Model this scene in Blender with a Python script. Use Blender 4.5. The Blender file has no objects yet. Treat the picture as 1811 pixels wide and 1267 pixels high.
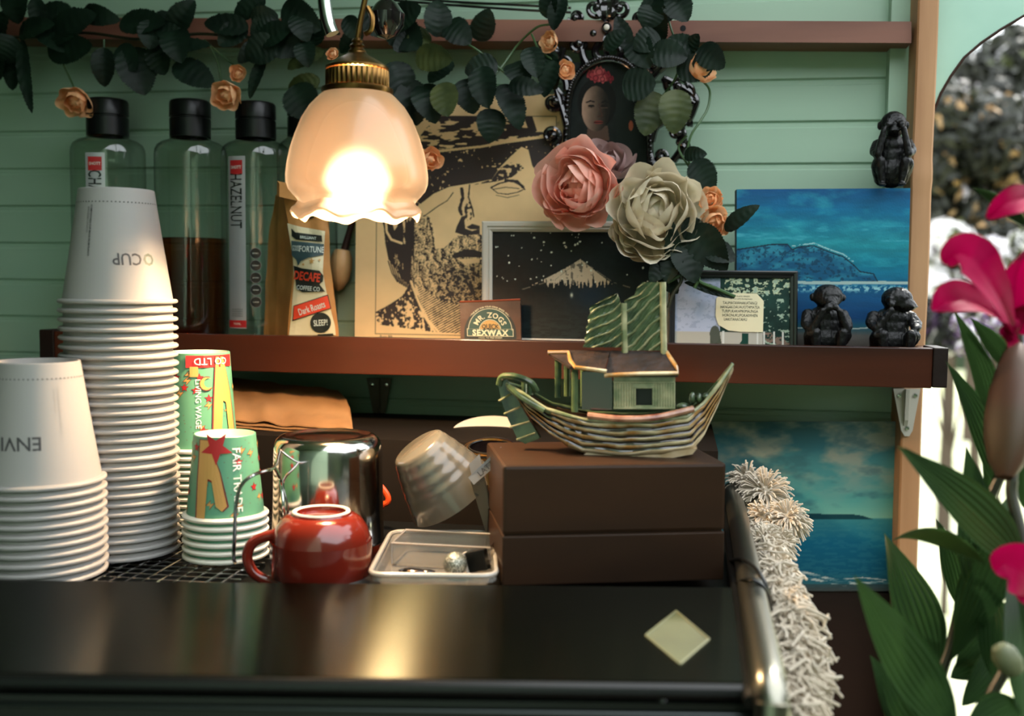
import bpy, bmesh, math, random
import numpy as np
from math import sin, cos, pi, radians, sqrt, atan2
from mathutils import Vector, Matrix, noise
sc = bpy.context.scene
COL = sc.collection
random.seed(7)
# ---------------------------------------------------------------- camera
FPX = 1850.0
CAM = Vector((0.0, -1.38, 1.45))
ROT = Matrix.Rotation(radians(8.9), 3, 'Z') @ Matrix.Rotation(pi/2 - radians(4.2), 3, 'X') @ Matrix.Rotation(radians(0.6), 3, 'Z')
cd = bpy.data.cameras.new('camera'); cam = bpy.data.objects.new('camera', cd); COL.objects.link(cam)
cd.sensor_width = 36.0; cd.lens = FPX/1811*36.0; cd.clip_start = 0.05; cd.clip_end = 200
cam.matrix_world = Matrix.Translation(CAM) @ ROT.to_4x4()
cd.dof.use_dof = True; cd.dof.focus_distance = 1.10; cd.dof.aperture_fstop = 4.0
sc.camera = cam
# ---------------------------------------------------------------- sky, sun, exposure
w = bpy.data.worlds.new('sky'); sc.world = w; w.use_nodes = True
nt = w.node_tree; nt.nodes.clear()
out = nt.nodes.new('ShaderNodeOutputWorld'); bg = nt.nodes.new('ShaderNodeBackground')
sky = nt.nodes.new('ShaderNodeTexSky'); sky.sky_type = 'HOSEK_WILKIE'; sky.turbidity = 6.0
sky.sun_direction = Vector((0.45, 0.55, 0.7)).normalized()
mixs = nt.nodes.new('ShaderNodeMix'); mixs.data_type = 'RGBA'; mixs.inputs['Factor'].default_value = 0.75
mixs.inputs['B'].default_value = (0.92, 0.97, 1.0, 1)
nt.links.new(sky.outputs['Color'], mixs.inputs['A']); nt.links.new(mixs.outputs['Result'], bg.inputs['Color'])
bg.inputs['Strength'].default_value = 5.2
nt.links.new(bg.outputs['Background'], out.inputs['Surface'])
sl = bpy.data.lights.new('sun', 'SUN'); sl.energy = 5.0; sl.angle = radians(1.0); sl.color = (1, .95, .86)
so = bpy.data.objects.new('sun', sl); COL.objects.link(so)
so.rotation_euler = Vector((0.35, 0.62, 0.75)).normalized().to_track_quat('Z', 'Y').to_euler(); so.location = (3, 6, 8)
sc.view_settings.view_transform = 'Standard'; sc.view_settings.look = 'None'
sc.view_settings.gamma = 1.0; sc.view_settings.use_curve_mapping = False; sc.view_settings.exposure = 0.0
sc.cycles.max_bounces = 10; sc.cycles.transparent_max_bounces = 24; sc.cycles.sample_clamp_indirect = 6.0
sc.cycles.caustics_reflective = False; sc.cycles.caustics_refractive = False
# ---------------------------------------------------------------- helpers
def ray(px, py):
    return ROT @ Vector(((px-905.5)/FPX, -(py-633.5)/FPX, -1.0))
def P(px, py, Y):
    d = ray(px, py); return CAM + d*((Y-CAM.y)/d.y)
def PZ(px, py, z):
    d = ray(px, py); return CAM + d*((z-CAM.z)/d.z)
def prj(p):
    q = ROT.transposed() @ (Vector(p)-CAM); return (905.5+FPX*q.x/-q.z, 633.5-FPX*q.y/-q.z)
def scale_at(Y, px=900):
    return (P(px+1, 500, Y)-P(px, 500, Y)).length
def S(*c):
    c = c[0] if len(c) == 1 else c
    r = []
    for x in c[:3]:
        x = x/255.0
        r.append(x/12.92 if x <= .04045 else ((x+.055)/1.055)**2.4)
    return (r[0], r[1], r[2], 1.0)
MATS = {}
def mat(name, col, rough=.5, metal=0.0, var=None, bump=None, coat=0.0, trans=0.0, spec=.5, sss=0, emit=None, stretch=(1,1,1), aniso=0, alpha=1, sheen=0, band=None):
    """col/var sRGB tuples. var=(col2, scale, detail, lo, hi); bump=(scale, strength, dist)"""
    if name in MATS: return MATS[name]
    m = bpy.data.materials.new(name); m.use_nodes = True; n = m.node_tree; b = n.nodes['Principled BSDF']
    b.inputs['Base Color'].default_value = S(col); b.inputs['Roughness'].default_value = rough
    b.inputs['Metallic'].default_value = metal; b.inputs['Coat Weight'].default_value = coat
    b.inputs['Coat Roughness'].default_value = .08
    b.inputs['Transmission Weight'].default_value = trans; b.inputs['Specular IOR Level'].default_value = spec
    b.inputs['Anisotropic'].default_value = aniso; b.inputs['Alpha'].default_value = alpha
    b.inputs['Sheen Weight'].default_value = sheen
    if aniso:
        cx = n.nodes.new('ShaderNodeCombineXYZ'); cx.inputs[1].default_value = 1.0; n.links.new(cx.outputs[0], b.inputs['Tangent'])
    if sss: b.inputs['Subsurface Weight'].default_value = sss; b.inputs['Subsurface Scale'].default_value = .01
    if var or bump:
        tc = n.nodes.new('ShaderNodeTexCoord'); mp = n.nodes.new('ShaderNodeMapping')
        mp.inputs['Scale'].default_value = stretch; n.links.new(tc.outputs['Object'], mp.inputs['Vector'])
    if var:
        t = n.nodes.new('ShaderNodeTexNoise'); t.inputs['Scale'].default_value = var[1]; t.inputs['Detail'].default_value = var[2]
        n.links.new(mp.outputs['Vector'], t.inputs['Vector'])
        r = n.nodes.new('ShaderNodeValToRGB'); lo, hi = (var[3], var[4]) if len(var) > 3 else (.35, .65)
        r.color_ramp.elements[0].position = lo; r.color_ramp.elements[1].position = hi
        r.color_ramp.elements[0].color = S(col); r.color_ramp.elements[1].color = S(var[0])
        n.links.new(t.outputs['Fac'], r.inputs['Fac']); n.links.new(r.outputs['Color'], b.inputs['Base Color'])
    if bump:
        t2 = n.nodes.new('ShaderNodeTexNoise'); t2.inputs['Scale'].default_value = bump[0]; t2.inputs['Detail'].default_value = 6
        n.links.new(mp.outputs['Vector'], t2.inputs['Vector'])
        bp = n.nodes.new('ShaderNodeBump'); bp.inputs['Strength'].default_value = bump[1]; bp.inputs['Distance'].default_value = bump[2] if len(bump) > 2 else .002
        n.links.new(t2.outputs['Fac'], bp.inputs['Height']); n.links.new(bp.outputs['Normal'], b.inputs['Normal'])
    MATS[name] = m; return m
def mat_attr(name, rough=.5, coat=0.0, attr='Col', bump=None, spec=.5):
    if name in MATS: return MATS[name]
    m = mat(name, (128,128,128), rough=rough, coat=coat, bump=bump, spec=spec); n = m.node_tree
    a = n.nodes.new('ShaderNodeAttribute'); a.attribute_name = attr
    n.links.new(a.outputs['Color'], n.nodes['Principled BSDF'].inputs['Base Color']); return m
def mat_leaf(name, col, col2, rough=.45, tl=.35, scale=25, stretch=(1,1,1), bump=None, spec=.5):
    """thin leaf or petal: principled mixed with translucency"""
    if name in MATS: return MATS[name]
    m = mat(name, col, rough=rough, var=(col2, scale, 3), stretch=stretch, bump=bump, spec=spec); n = m.node_tree
    b = n.nodes['Principled BSDF']; o = n.nodes['Material Output']; rr = [x for x in n.nodes if x.type == 'VALTORGB'][0]
    t = n.nodes.new('ShaderNodeBsdfTranslucent'); n.links.new(rr.outputs['Color'], t.inputs['Color'])
    mx = n.nodes.new('ShaderNodeMixShader'); mx.inputs['Fac'].default_value = tl
    n.links.new(b.outputs['BSDF'], mx.inputs[1]); n.links.new(t.outputs['BSDF'], mx.inputs[2]); n.links.new(mx.outputs['Shader'], o.inputs['Surface'])
    return m
def mat_thin(name, tint, refl=1.45, rough=.04, boost=1.0, milky=0.0, edge=None, floor=.045):
    """thin clear glass or plastic"""
    if name in MATS: return MATS[name]
    m = bpy.data.materials.new(name); m.use_nodes = True; n = m.node_tree; n.nodes.clear()
    o = n.nodes.new('ShaderNodeOutputMaterial'); t = n.nodes.new('ShaderNodeBsdfTransparent'); t.inputs['Color'].default_value = S(tint)
    g = n.nodes.new('ShaderNodeBsdfGlossy'); g.inputs['Roughness'].default_value = rough
    lw = n.nodes.new('ShaderNodeLayerWeight'); lw.inputs['Blend'].default_value = .5
    pw = n.nodes.new('ShaderNodeMath'); pw.operation = 'POWER'; pw.inputs[1].default_value = 4.0; n.links.new(lw.outputs['Facing'], pw.inputs[0])
    f = n.nodes.new('ShaderNodeMath'); f.operation = 'MULTIPLY_ADD'; f.inputs[1].default_value = .75; f.inputs[2].default_value = floor; n.links.new(pw.outputs[0], f.inputs[0])
    base = t
    if edge is not None:
        ce = n.nodes.new('ShaderNodeMix'); ce.data_type = 'RGBA'; ce.inputs['A'].default_value = S(tint); ce.inputs['B'].default_value = S(edge)
        n.links.new(pw.outputs[0], ce.inputs['Factor']); n.links.new(ce.outputs['Result'], t.inputs['Color'])
    if milky:
        d = n.nodes.new('ShaderNodeBsdfDiffuse'); d.inputs['Color'].default_value = S(225, 220, 210)
        q = n.nodes.new('ShaderNodeMixShader'); q.inputs['Fac'].default_value = milky
        n.links.new(t.outputs[0], q.inputs[1]); n.links.new(d.outputs[0], q.inputs[2]); base = q
    mu = n.nodes.new('ShaderNodeMath'); mu.operation = 'MULTIPLY'; mu.inputs[1].default_value = boost; mu.use_clamp = True
    x = n.nodes.new('ShaderNodeMixShader'); n.links.new(f.outputs[0], mu.inputs[0]); n.links.new(mu.outputs[0], x.inputs['Fac'])
    n.links.new(base.outputs[0], x.inputs[1]); n.links.new(g.outputs[0], x.inputs[2]); n.links.new(x.outputs[0], o.inputs['Surface'])
    MATS[name] = m; return m
BASE = {}
def basis(axis):
    a = Vector(axis).normalized(); h = Vector((0,0,1)) if abs(a.z) < .9 else Vector((1,0,0))
    x = h.cross(a).normalized(); return x, a.cross(x).normalized(), a
class MB:
    def __init__(s): s.v = []; s.f = []; s.m = []
    def add(s, vs, fs, mi=0):
        o = len(s.v); s.v += [Vector(p) for p in vs]
        for f in fs: s.f.append([i+o for i in f]); s.m.append(mi)
        return s
    def hexa(s, c8, mi=0):      # c8: bottom 4 ccw then top 4
        return s.add(c8, [(3,2,1,0),(4,5,6,7),(0,1,5,4),(1,2,6,5),(2,3,7,6),(3,0,4,7)], mi)
    def box(s, lo, hi, mi=0, R=None, c=None):
        x0,y0,z0 = lo; x1,y1,z1 = hi
        v = [Vector(q) for q in ((x0,y0,z0),(x1,y0,z0),(x1,y1,z0),(x0,y1,z0),(x0,y0,z1),(x1,y0,z1),(x1,y1,z1),(x0,y1,z1))]
        if R is not None: c = Vector(c) if c is not None else Vector((0,0,0)); v = [R @ (q-c) + c for q in v]
        return s.hexa(v, mi)
    def bbox(s, lo, hi, r, mi=0, R=None, c=None):   # bevelled box
        b = bmesh.new(); bmesh.ops.create_cube(b, size=1)
        for v in b.verts: v.co = Vector([lo[i]+(v.co[i]+.5)*(hi[i]-lo[i]) for i in range(3)])
        bmesh.ops.bevel(b, geom=b.edges[:], offset=r, segments=2, profile=.6, affect='EDGES')
        if R is not None:
            c = Vector(c)
            for v in b.verts: v.co = R @ (v.co-c) + c
        b.verts.index_update(); s.add([v.co.copy() for v in b.verts], [[v.index for v in f.verts] for f in b.faces], mi); b.free(); return s
    def grid(s, fn, nu, nv, mi=0, closeu=False, mfn=None):
        vs = [fn(i/nu, j/nv) for j in range(nv+1) for i in range(nu if closeu else nu+1)]
        W = nu if closeu else nu+1; o = len(s.v); s.v += [Vector(p) for p in vs]
        for j in range(nv):
            for i in range(nu):
                i2 = (i+1) % W if closeu else i+1
                s.f.append([o+j*W+i, o+j*W+i2, o+(j+1)*W+i2, o+(j+1)*W+i]); s.m.append(mfn(i/nu, j/nv) if mfn else mi)
        return s
    def lathe(s, prof, seg=32, c=(0,0,0), axis=(0,0,1), mi=0, wob=None, mfn=None):
        x, y, a = basis(axis); c = Vector(c); n = len(prof)-1
        if axis == (0,0,1): x, y = Vector((1,0,0)), Vector((0,1,0))
        def fn(u, v):
            r, h = prof[int(round(v*n))]; t = u*2*pi
            if wob: r, h = wob(r, h, t)
            return c + x*(r*cos(t)) + y*(r*sin(t)) + a*h
        return s.grid(fn, seg, n, mi, True, mfn)
    def tube(s, pts, r, seg=8, mi=0, cap=True):
        pts = [Vector(p) for p in pts]; n = len(pts)
        if not hasattr(r, '__len__'): r = [r]*n
        o = len(s.v); t0 = (pts[1]-pts[0]).normalized(); x, y, _ = basis(t0)
        for i, p in enumerate(pts):
            t = (pts[min(i+1,n-1)]-pts[max(i-1,0)])
            t = t.normalized() if t.length > 1e-9 else t0
            x = (x - t*x.dot(t)); x = x.normalized() if x.length > 1e-6 else basis(t)[0]; y = t.cross(x)
            for k in range(seg):
                a = 2*pi*k/seg; s.v.append(p + (x*cos(a)+y*sin(a))*r[i])
        for i in range(n-1):
            for k in range(seg):
                k2 = (k+1) % seg; s.f.append([o+i*seg+k, o+i*seg+k2, o+(i+1)*seg+k2, o+(i+1)*seg+k]); s.m.append(mi)
        if cap:
            s.f.append([o+k for k in range(seg)][::-1]); s.m.append(mi)
            s.f.append([o+(n-1)*seg+k for k in range(seg)]); s.m.append(mi)
        return s
    def ball(s, c, r, mi=0, nu=14, nv=9, R=None):
        c = Vector(c); r = r if hasattr(r, '__len__') else (r, r, r)
        def fn(u, v):
            a = 2*pi*u; b = pi*(v-.5); q = Vector((cos(a)*cos(b)*r[0], sin(a)*cos(b)*r[1], sin(b)*r[2]))
            return c + (R @ q if R is not None else q)
        return s.grid(fn, nu, nv, mi, True)
    def prism(s, poly, thick, mi=0):   # poly: world pts list, thick: vector
        n = len(poly); t = Vector(thick); vs = [Vector(p) for p in poly] + [Vector(p)+t for p in poly]
        return s.add(vs, [list(range(n)), [n+i for i in range(n)][::-1]] + [[i, i+n, (i+1) % n+n, (i+1) % n] for i in range(n)], mi)
    def build(s, name, mats, parent=None, base=None, smooth=True, sharp=35):
        if parent is not None: base = BASE[parent.name]
        base = Vector(base) if base is not None else Vector((0,0,0))
        me = bpy.data.meshes.new(name)
        me.from_pydata([tuple(p-base) for p in s.v], [], s.f)
        mats = mats if isinstance(mats, (list, tuple)) else [mats]
        for m in mats: me.materials.append(m)
        me.polygons.foreach_set('material_index', s.m)
        if smooth:
            me.polygons.foreach_set('use_smooth', [True]*len(s.f))
        me.validate(); me.update()
        if smooth and sharp: me.set_sharp_from_angle(angle=radians(sharp))
        o = bpy.data.objects.new(name, me); COL.objects.link(o)
        if parent is not None: o.parent = parent
        else: o.location = base
        BASE[o.name] = base; return o
def tag(o, label=None, cat=None, group=None, kind=None):
    for k, v in (('label', label), ('category', cat), ('group', group), ('kind', kind)):
        if v: o[k] = v
    return o
def thing(name, base, label, cat, group=None):
    o = bpy.data.objects.new(name, None); COL.objects.link(o); o.location = base; o.empty_display_size = .02
    BASE[o.name] = Vector(base); return tag(o, label, cat, group)
def children(o): return [c for c in bpy.data.objects if c.parent == o]
def copy_tree(o, parent=None):
    c = o.copy(); COL.objects.link(c)
    if parent is not None: c.parent = parent
    for ch in children(o): copy_tree(ch, c)
    return c
def structure(o, label=None): o['kind'] = 'structure'; return o
_tc = {}
def text_geo(s, size=1.0, bold=0.0, sx=1.0, align='CENTER', space=1.0):
    """flat text mesh as (2D verts, faces), centred vertically"""
    key = (s, size, bold, sx, align, space)
    if key in _tc: return _tc[key]
    c = bpy.data.curves.new('t', 'FONT'); c.body = s; c.size = 1.0; c.align_x = align; c.offset = bold; c.resolution_u = 2; c.space_character = space
    o = bpy.data.objects.new('t', c); COL.objects.link(o); bpy.context.view_layer.update()
    me = bpy.data.meshes.new_from_object(o.evaluated_get(bpy.context.evaluated_depsgraph_get()))
    vs = [(v.co.x*size*sx, (v.co.y-.35)*size) for v in me.vertices]; fs = [list(p.vertices) for p in me.polygons]
    bpy.data.objects.remove(o); bpy.data.curves.remove(c); bpy.data.meshes.remove(me)
    _tc[key] = (vs, fs); return vs, fs
def put_text(mb, s, fn, size, mi=0, **k):
    vs, fs = text_geo(s, size, **k); mb.add([fn(x, y) for x, y in vs], fs, mi)
def vnoise(shape, cells, seed):
    r = np.random.RandomState(seed); gy, gx = cells; g = r.rand(gy+2, gx+2)
    y = np.linspace(0, gy, shape[0]); x = np.linspace(0, gx, shape[1]); yi = y.astype(int); xi = x.astype(int)
    fy = (y-yi)[:,None]; fx = (x-xi)[None,:]; fy = fy*fy*(3-2*fy); fx = fx*fx*(3-2*fx)
    a = g[yi][:,xi]; b = g[yi][:,xi+1]; c = g[yi+1][:,xi]; d = g[yi+1][:,xi+1]
    return (a*(1-fx)+b*fx)*(1-fy) + (c*(1-fx)+d*fx)*fy
def fbm(shape, cells, seed, oct=4):
    t = 0; w_ = 1; tot = 0; cy, cx = cells
    for o in range(oct):
        t = t + vnoise(shape, (min(cy, shape[0]), min(cx, shape[1])), seed+o)*w_; tot += w_; w_ *= .55; cy *= 2; cx *= 2
    return t/tot
def inpoly(X, Y, poly):
    r = np.zeros(X.shape, bool); n = len(poly)
    for i in range(n):
        x1, y1 = poly[i]; x2, y2 = poly[(i+1) % n]
        if y1 == y2: continue
        c = ((Y > y1) != (Y > y2)) & (X < (x2-x1)*(Y-y1)/(y2-y1)+x1); r ^= c
    return r
def seg_d(X, Y, pts):
    d = np.full(X.shape, 1e9)
    for (x1, y1), (x2, y2) in zip(pts, pts[1:]):
        dx, dy = x2-x1, y2-y1; t = np.clip(((X-x1)*dx+(Y-y1)*dy)/(dx*dx+dy*dy+1e-9), 0, 1)
        d = np.minimum(d, np.hypot(X-x1-t*dx, Y-y1-t*dy))
    return d
def paint(name, rect, corners, res, fn, material, parent, off=None):
    """a printed or painted surface: colour per vertex. rect: x0,y0,x1,y1 the drawing's own coordinates; corners BL,BR,TR,TL"""
    nx, ny = res; x0, y0, x1, y1 = rect
    X, Y = np.meshgrid(np.linspace(x0, x1, nx), np.linspace(y1, y0, ny))
    img = np.clip(fn(X, Y, (ny, nx)), 0, 255)/255.0
    lin = np.where(img <= .04045, img/12.92, ((img+.055)/1.055)**2.4)
    U = np.linspace(0, 1, nx)[None,:,None]; V = np.linspace(0, 1, ny)[:,None,None]
    bl, br, tr, tl = [np.array(c) for c in corners]
    if off is not None: bl, br, tr, tl = [c+np.array(off) for c in (bl, br, tr, tl)]
    pos = (bl*(1-U)+br*U)*(1-V) + (tl*(1-U)+tr*U)*V
    b = np.array(BASE[parent.name]); pos = pos - b
    me = bpy.data.meshes.new(name); nv = nx*ny; nf = (nx-1)*(ny-1)
    me.vertices.add(nv); me.vertices.foreach_set('co', pos.reshape(-1).astype(np.float32))
    idx = np.arange(nv).reshape(ny, nx); q = np.stack([idx[:-1,:-1], idx[:-1,1:], idx[1:,1:], idx[1:,:-1]], -1).reshape(-1)
    me.loops.add(nf*4); me.loops.foreach_set('vertex_index', q.astype(np.int32))
    me.polygons.add(nf); me.polygons.foreach_set('loop_start', np.arange(0, nf*4, 4, dtype=np.int32))
    me.update(calc_edges=True); me.validate()
    ca = me.color_attributes.new('Col', 'FLOAT_COLOR', 'POINT')
    ca.data.foreach_set('color', np.concatenate([lin.reshape(-1, 3), np.ones((nv, 1))], 1).reshape(-1).astype(np.float32))
    me.materials.append(material); o = bpy.data.objects.new(name, me); COL.objects.link(o); o.parent = parent
    BASE[o.name] = Vector(b); return o
def C3(X, *c): return np.stack([np.full(X.shape, float(v)) for v in c], -1)
def mixc(img, mask, col):
    m = np.asarray(mask, float)[..., None]; return img*(1-m) + np.array(col, float)*m
def crv(pts, n=8):
    """Catmull-Rom through points"""
    pts = [Vector(p) for p in pts]; P_ = [pts[0]*2-pts[1]] + pts + [pts[-1]*2-pts[-2]]; r = []
    for i in range(1, len(P_)-2):
        a, b, c, d = P_[i-1:i+3]
        for k in range(n):
            t = k/n; r.append(.5*((2*b)+(c-a)*t+(2*a-5*b+4*c-d)*t*t+(3*b-a-3*c+d)*t**3))
    r.append(pts[-1]); return r
def leaf(mb, base, tip, width, normal, bend=.15, fold=.25, serr=0.0, nt_=10, nw=4, power=.8, rib=0.0, mi=0, peak=.4, vein=0.0):
    base = Vector(base); tip = Vector(tip); L = (tip-base); ln = L.length; d = L.normalized(); n = Vector(normal)
    n = (n - d*n.dot(d)).normalized(); x = d.cross(n)
    def fn(u, v):
        s_ = u*2-1; t = v
        wv = (sin(pi*t**(math.log(.5)/math.log(peak)))**power) if 0 < t < 1 else 0.0
        wd = width/2*(wv + serr*(1 if int(v*nt_) % 2 else 0)*(1 if 0.1 < t < .95 else 0)*(abs(s_) > .9))
        return base + d*(ln*t) + x*(s_*wd) + n*(fold*abs(s_)*wd + bend*ln*(4*t*(1-t)-1*0) - bend*ln*t*t + (rib*cos(s_*pi*nw/2)*wv) + vein*wv*sin(t*40-abs(s_)*7)*min(1, abs(s_)*3))
    return mb.grid(fn, nw, nt_, mi)
def petal(mb, c, axis, ang, r_out, width, openf, h, ruffle=.0, cup=.5, nu=9, nv=7, mi=0, seed=0, r0=.0, tipcurl=0.0):
    x, y, a = basis(axis); rad = x*cos(ang)+y*sin(ang); tan = -x*sin(ang)+y*cos(ang); c = Vector(c)
    rnd = random.Random(seed); ph = rnd.random()*6; k = 2.5+rnd.random()*2
    def fn(u, v):
        s_ = u*2-1; t = v
        wd = width*.5*(sin(pi*min(t*.9+.06, 1)*.62)**.8)*(1-.25*abs(s_)**3*t)
        r = r0 + (r_out-r0)*(t**.8)*openf*(1-.0*t) + r_out*(1-openf)*.55*sin(pi*t*.8)
        z = h*(t**1.2) - tipcurl*t**4*h
        r -= cup*abs(s_)**2*wd*1.0
        edge = 1-.18*abs(s_)**2.5+.05*sin(k*3*s_+ph)
        p = c + rad*(r*edge) + a*(z*edge + ruffle*(t**3)*sin(k*s_*2+ph)) + tan*(s_*wd) + rad*(ruffle*.6*(t**3)*cos(k*s_*2.3+ph*2))
        return p
    return mb.grid(fn, nu, nv, mi)
TOCAM = Vector((0.05, -1, .1)).normalized()
LAMP_W = 900.0
# ================================================================ MATERIALS
M_wall = mat('green_board_paint', (162,190,167), .45, var=((151,180,157), 6, 5), bump=(40,.15,.001), stretch=(.3,1,1))
M_arch = mat('pale_green_panel_paint', (170,208,190), .5, var=((158,198,180), 8, 4), bump=(30,.15,.001))
M_rail = mat('reddish_batten_wood', (140,92,74), .5, var=((104,62,48), 14, 8), stretch=(.12,1,1), bump=(60,.3,.001))
M_post = mat('bare_post_timber', (196,150,108), .6, var=((150,104,66), 14, 8), stretch=(1,1,.12), bump=(50,.4,.0015))
M_shelf = mat('red_brown_shelf_wood', (74,35,20), .34, var=((38,19,13), 10, 9), stretch=(.1,1,1), bump=(60,.2,.001), coat=.06, spec=.3)
M_endwood = mat('dark_end_grain', (26,16,13), .5, spec=.25, var=((30,16,12), 30, 5), bump=(60,.4))
M_darkwood = mat('dark_brown_board', (52,31,22), .6, spec=.25, var=((36,22,16), 8, 8), stretch=(.15,1,1), bump=(40,.2))
M_boxwood = mat('walnut_box_wood', (58,37,22), .42, spec=.25, var=((34,22,14), 9, 8, .3, .7), stretch=(.25,.8,1), bump=(50,.15,.001))
M_steel = mat('dull_steel_lid', (52,54,44), .24, 1.0, var=((42,45,36), 5, 5), bump=(90,.03,.0005), stretch=(.2,1,1), aniso=.95)
M_black = mat('black_plastic', (11,13,13), .34, spec=.35, bump=(80,.05))
M_chrome = mat('chrome', (205,205,205), .14, 1.0)
M_polish = mat('polished_pitcher_steel', (200,196,190), .13, 1.0, bump=(8,.03,.002))
M_brass = mat('aged_brass', (150,112,62), .3, 1.0, var=((92,66,36), 30, 5), bump=(60,.08,.0005))
M_paper = mat('white_cup_card', (155,152,149), .5, spec=.3)
M_print = mat('dark_print_ink', (60,58,60), .6)
M_print2 = mat('grey_print_ink', (150,150,148), .6)
M_gcup = mat('mint_cup_card', (92,152,120), .42, coat=.1)
M_cin = mat('cup_inner_card', (232,226,210), .5)
M_red = mat('printed_red', (178,34,36), .5); M_yel = mat('printed_mustard', (200,152,82), .5); M_out = mat('printed_maroon', (110,34,40), .5)
M_white = mat('printed_white', (222,232,222), .5)
M_kraft = mat('kraft_paper', (204,146,82), .7, var=((176,120,62), 18, 6), bump=(28,.5,.003))
M_kraft2 = mat('brown_bag_paper', (164,120,76), .75, var=((138,98,60), 10, 6), bump=(16,.7,.006), stretch=(1,1,.6))
M_cream = mat('cream_label_paper', (226,214,176), .55)
M_navy = mat('slate_blue_print', (58,82,88), .55); M_ink = mat('near_black_print', (26,32,28), .55); M_orange = mat('orange_red_print', (226,72,44), .5)
M_dkgreen = mat('dark_green_print', (28,66,58), .45)
M_mug = mat('red_brown_glaze', (128,38,24), .16, coat=.6, var=((100,28,18), 8, 3))
M_mugring = mat('unglazed_white_foot', (225,215,200), .5)
M_greyc = mat('grey_stoneware_glaze', (104,100,90), .22, coat=.5, var=((84,78,66), 6, 5), bump=(10,.1))
M_glass = mat_thin('clear_bottle_glass', (240,244,241), 1.45, .05, 1.0, edge=(96,100,98), floor=.09)
M_syrup = mat_thin('amber_syrup', (214,146,98), 1.33, .1, .7, edge=(150,80,46))
M_plastic = mat_thin('clear_tub_plastic', (230,222,210), 1.5, .18, 1.4, milky=.22)
M_silver = mat('silver_label_film', (186,186,188), .4, .4)
M_blackg = mat('black_gloss_enamel', (20,15,17), .14, coat=.8)
M_dkframe = mat('black_photo_frame_wood', (18,20,20), .28)
M_whframe = mat('grey_white_frame_wood', (192,184,170), .45)
M_yarn = mat('cream_wool_yarn', (200,186,166), .9, sheen=.4)
M_stem = mat('green_plastic_stem', (62,92,52), .4)
M_rleaf = mat_leaf('dark_rose_leaf', (22,40,28), (13,26,19), .5, .1, 30, spec=.22)
M_rleaf2 = mat_leaf('olive_lit_rose_leaf', (84,92,52), (52,64,36), .45, .2, 30, spec=.3)  # light olive leaves, and leaves with lamp light put into their colour
M_rose = mat_leaf('peach_rose_petal', (252,210,164), (244,176,122), .6, .3, 40)
M_pinkp = mat_leaf('pink_peony_petal', (255,214,198), (252,184,164), .55, .3, 22)
M_whitep = mat_leaf('ivory_peony_petal', (244,236,216), (222,208,182), .55, .28, 18)
M_mauvep = mat_leaf('mauve_silk_petal', (190,160,156), (154,122,120), .55, .2, 18)
M_lleaf = mat_leaf('lily_leaf', (58,86,44), (38,62,34), .34, .3, 12, (1,1,1))
M_lily = mat_leaf('magenta_lily_petal', (178,0,74), (134,0,50), .6, .26, 14, spec=.12)
M_bud = mat_leaf('lily_bud_skin', (96,50,40), (74,56,34), .55, .12, 10)
M_lstem = mat('lily_stem_skin', (44,44,30), .4)
M_monkey = mat('black_carved_resin', (16,16,17), .42, bump=(160,.7,.0018), var=((9,9,10), 60, 4), spec=.3)
M_glazeO = mat('ochre_ceramic_glaze', (170,122,62), .2, coat=.7, var=((214,196,156), 45, 5, .42, .62), bump=(50,.2,.001))
M_glazeD = mat('dark_brown_glaze', (44,28,20), .14, coat=.9)
M_glazeG = mat('green_ceramic_glaze', (82,100,66), .25, coat=.5, var=((34,50,36), 45, 5, .4, .65), bump=(60,.3,.001))
M_glazeL = mat('pale_celadon_glaze', (178,172,134), .25, coat=.6, var=((116,126,88), 70, 4), bump=(60,.2,.001))
M_bisque = mat('bare_cream_bisque', (206,188,158), .55, var=((176,150,112), 60, 4))
# ================================================================ SETTING
def board_wall():
    mb = MB(); x0, x1 = -2.2, .285; pitch = .0525; z = .35
    k = round((1.655-z)/pitch); z = 1.655-k*pitch
    prof = []
    while z < 2.45:
        prof += [(-.0, z+.0016), (-.0, z+pitch-.008), (.0012, z+pitch-.0070), (.0012, z+pitch-.0025), (.0032, z+pitch-.0020), (.0032, z+pitch-.0007)]
        z += pitch
    def fn(u, v):
        y, zz = prof[int(round(v*(len(prof)-1)))]; return (x0+(x1-x0)*u, y, zz)
    mb.grid(fn, 1, len(prof)-1); return mb
structure(board_wall().build('wall_back', M_wall, smooth=False))
structure(MB().box((-2.2, .006, .3), (.285, .05, 2.5)).build('wall_back_core', M_wall, smooth=False))
structure(MB().box((-2.2, -1.84, .3), (-2.15, .05, 2.5)).build('wall_left', M_darkwood, smooth=False))
structure(MB().box((-.16, -.30, 2.3), (.45, .05, 2.36)).build('ceiling', mat('dull_ceiling_paint', (90,96,86), .7), smooth=False))
structure(MB().box((-2.2, -1.84, .3), (.45, .05, .35)).build('floor', M_darkwood, smooth=False))
structure(MB().box((-2.2, -1.84, .35), (.12, -1.80, 2.3)).build('wall_front', M_wall, smooth=False))
structure(MB().box((-2.2, -1.84, 2.3), (-.16, .05, 2.36)).build('ceiling_left', M_wall, smooth=False))
# rail along the wall top
a, b = P(-40, 30, -.05), P(1612, 38, -.05); c, d = P(-40, 68, -.05), P(1612, 76, -.05)
for q_, r_ in ((a, b), (c, d)): q_ += (q_-r_)*1.05
mb = MB(); mb.hexa([c, d, d+Vector((0,.05,0)), c+Vector((0,.05,0)), a, b, b+Vector((0,.05,0)), a+Vector((0,.05,0))])
rl = structure(mb.build('trim_1', M_rail, smooth=False))
mb = MB(); q = P(1208, 50, -.0505)
mb.lathe([(0, .0), (.0036, 0), (.0036, .001), (0, .001)], 12, q+Vector((0,.001,0)), (0,-1,0)); h_ = mb.build('screw_hole', M_black); h_['kind'] = 'structure'
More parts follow.
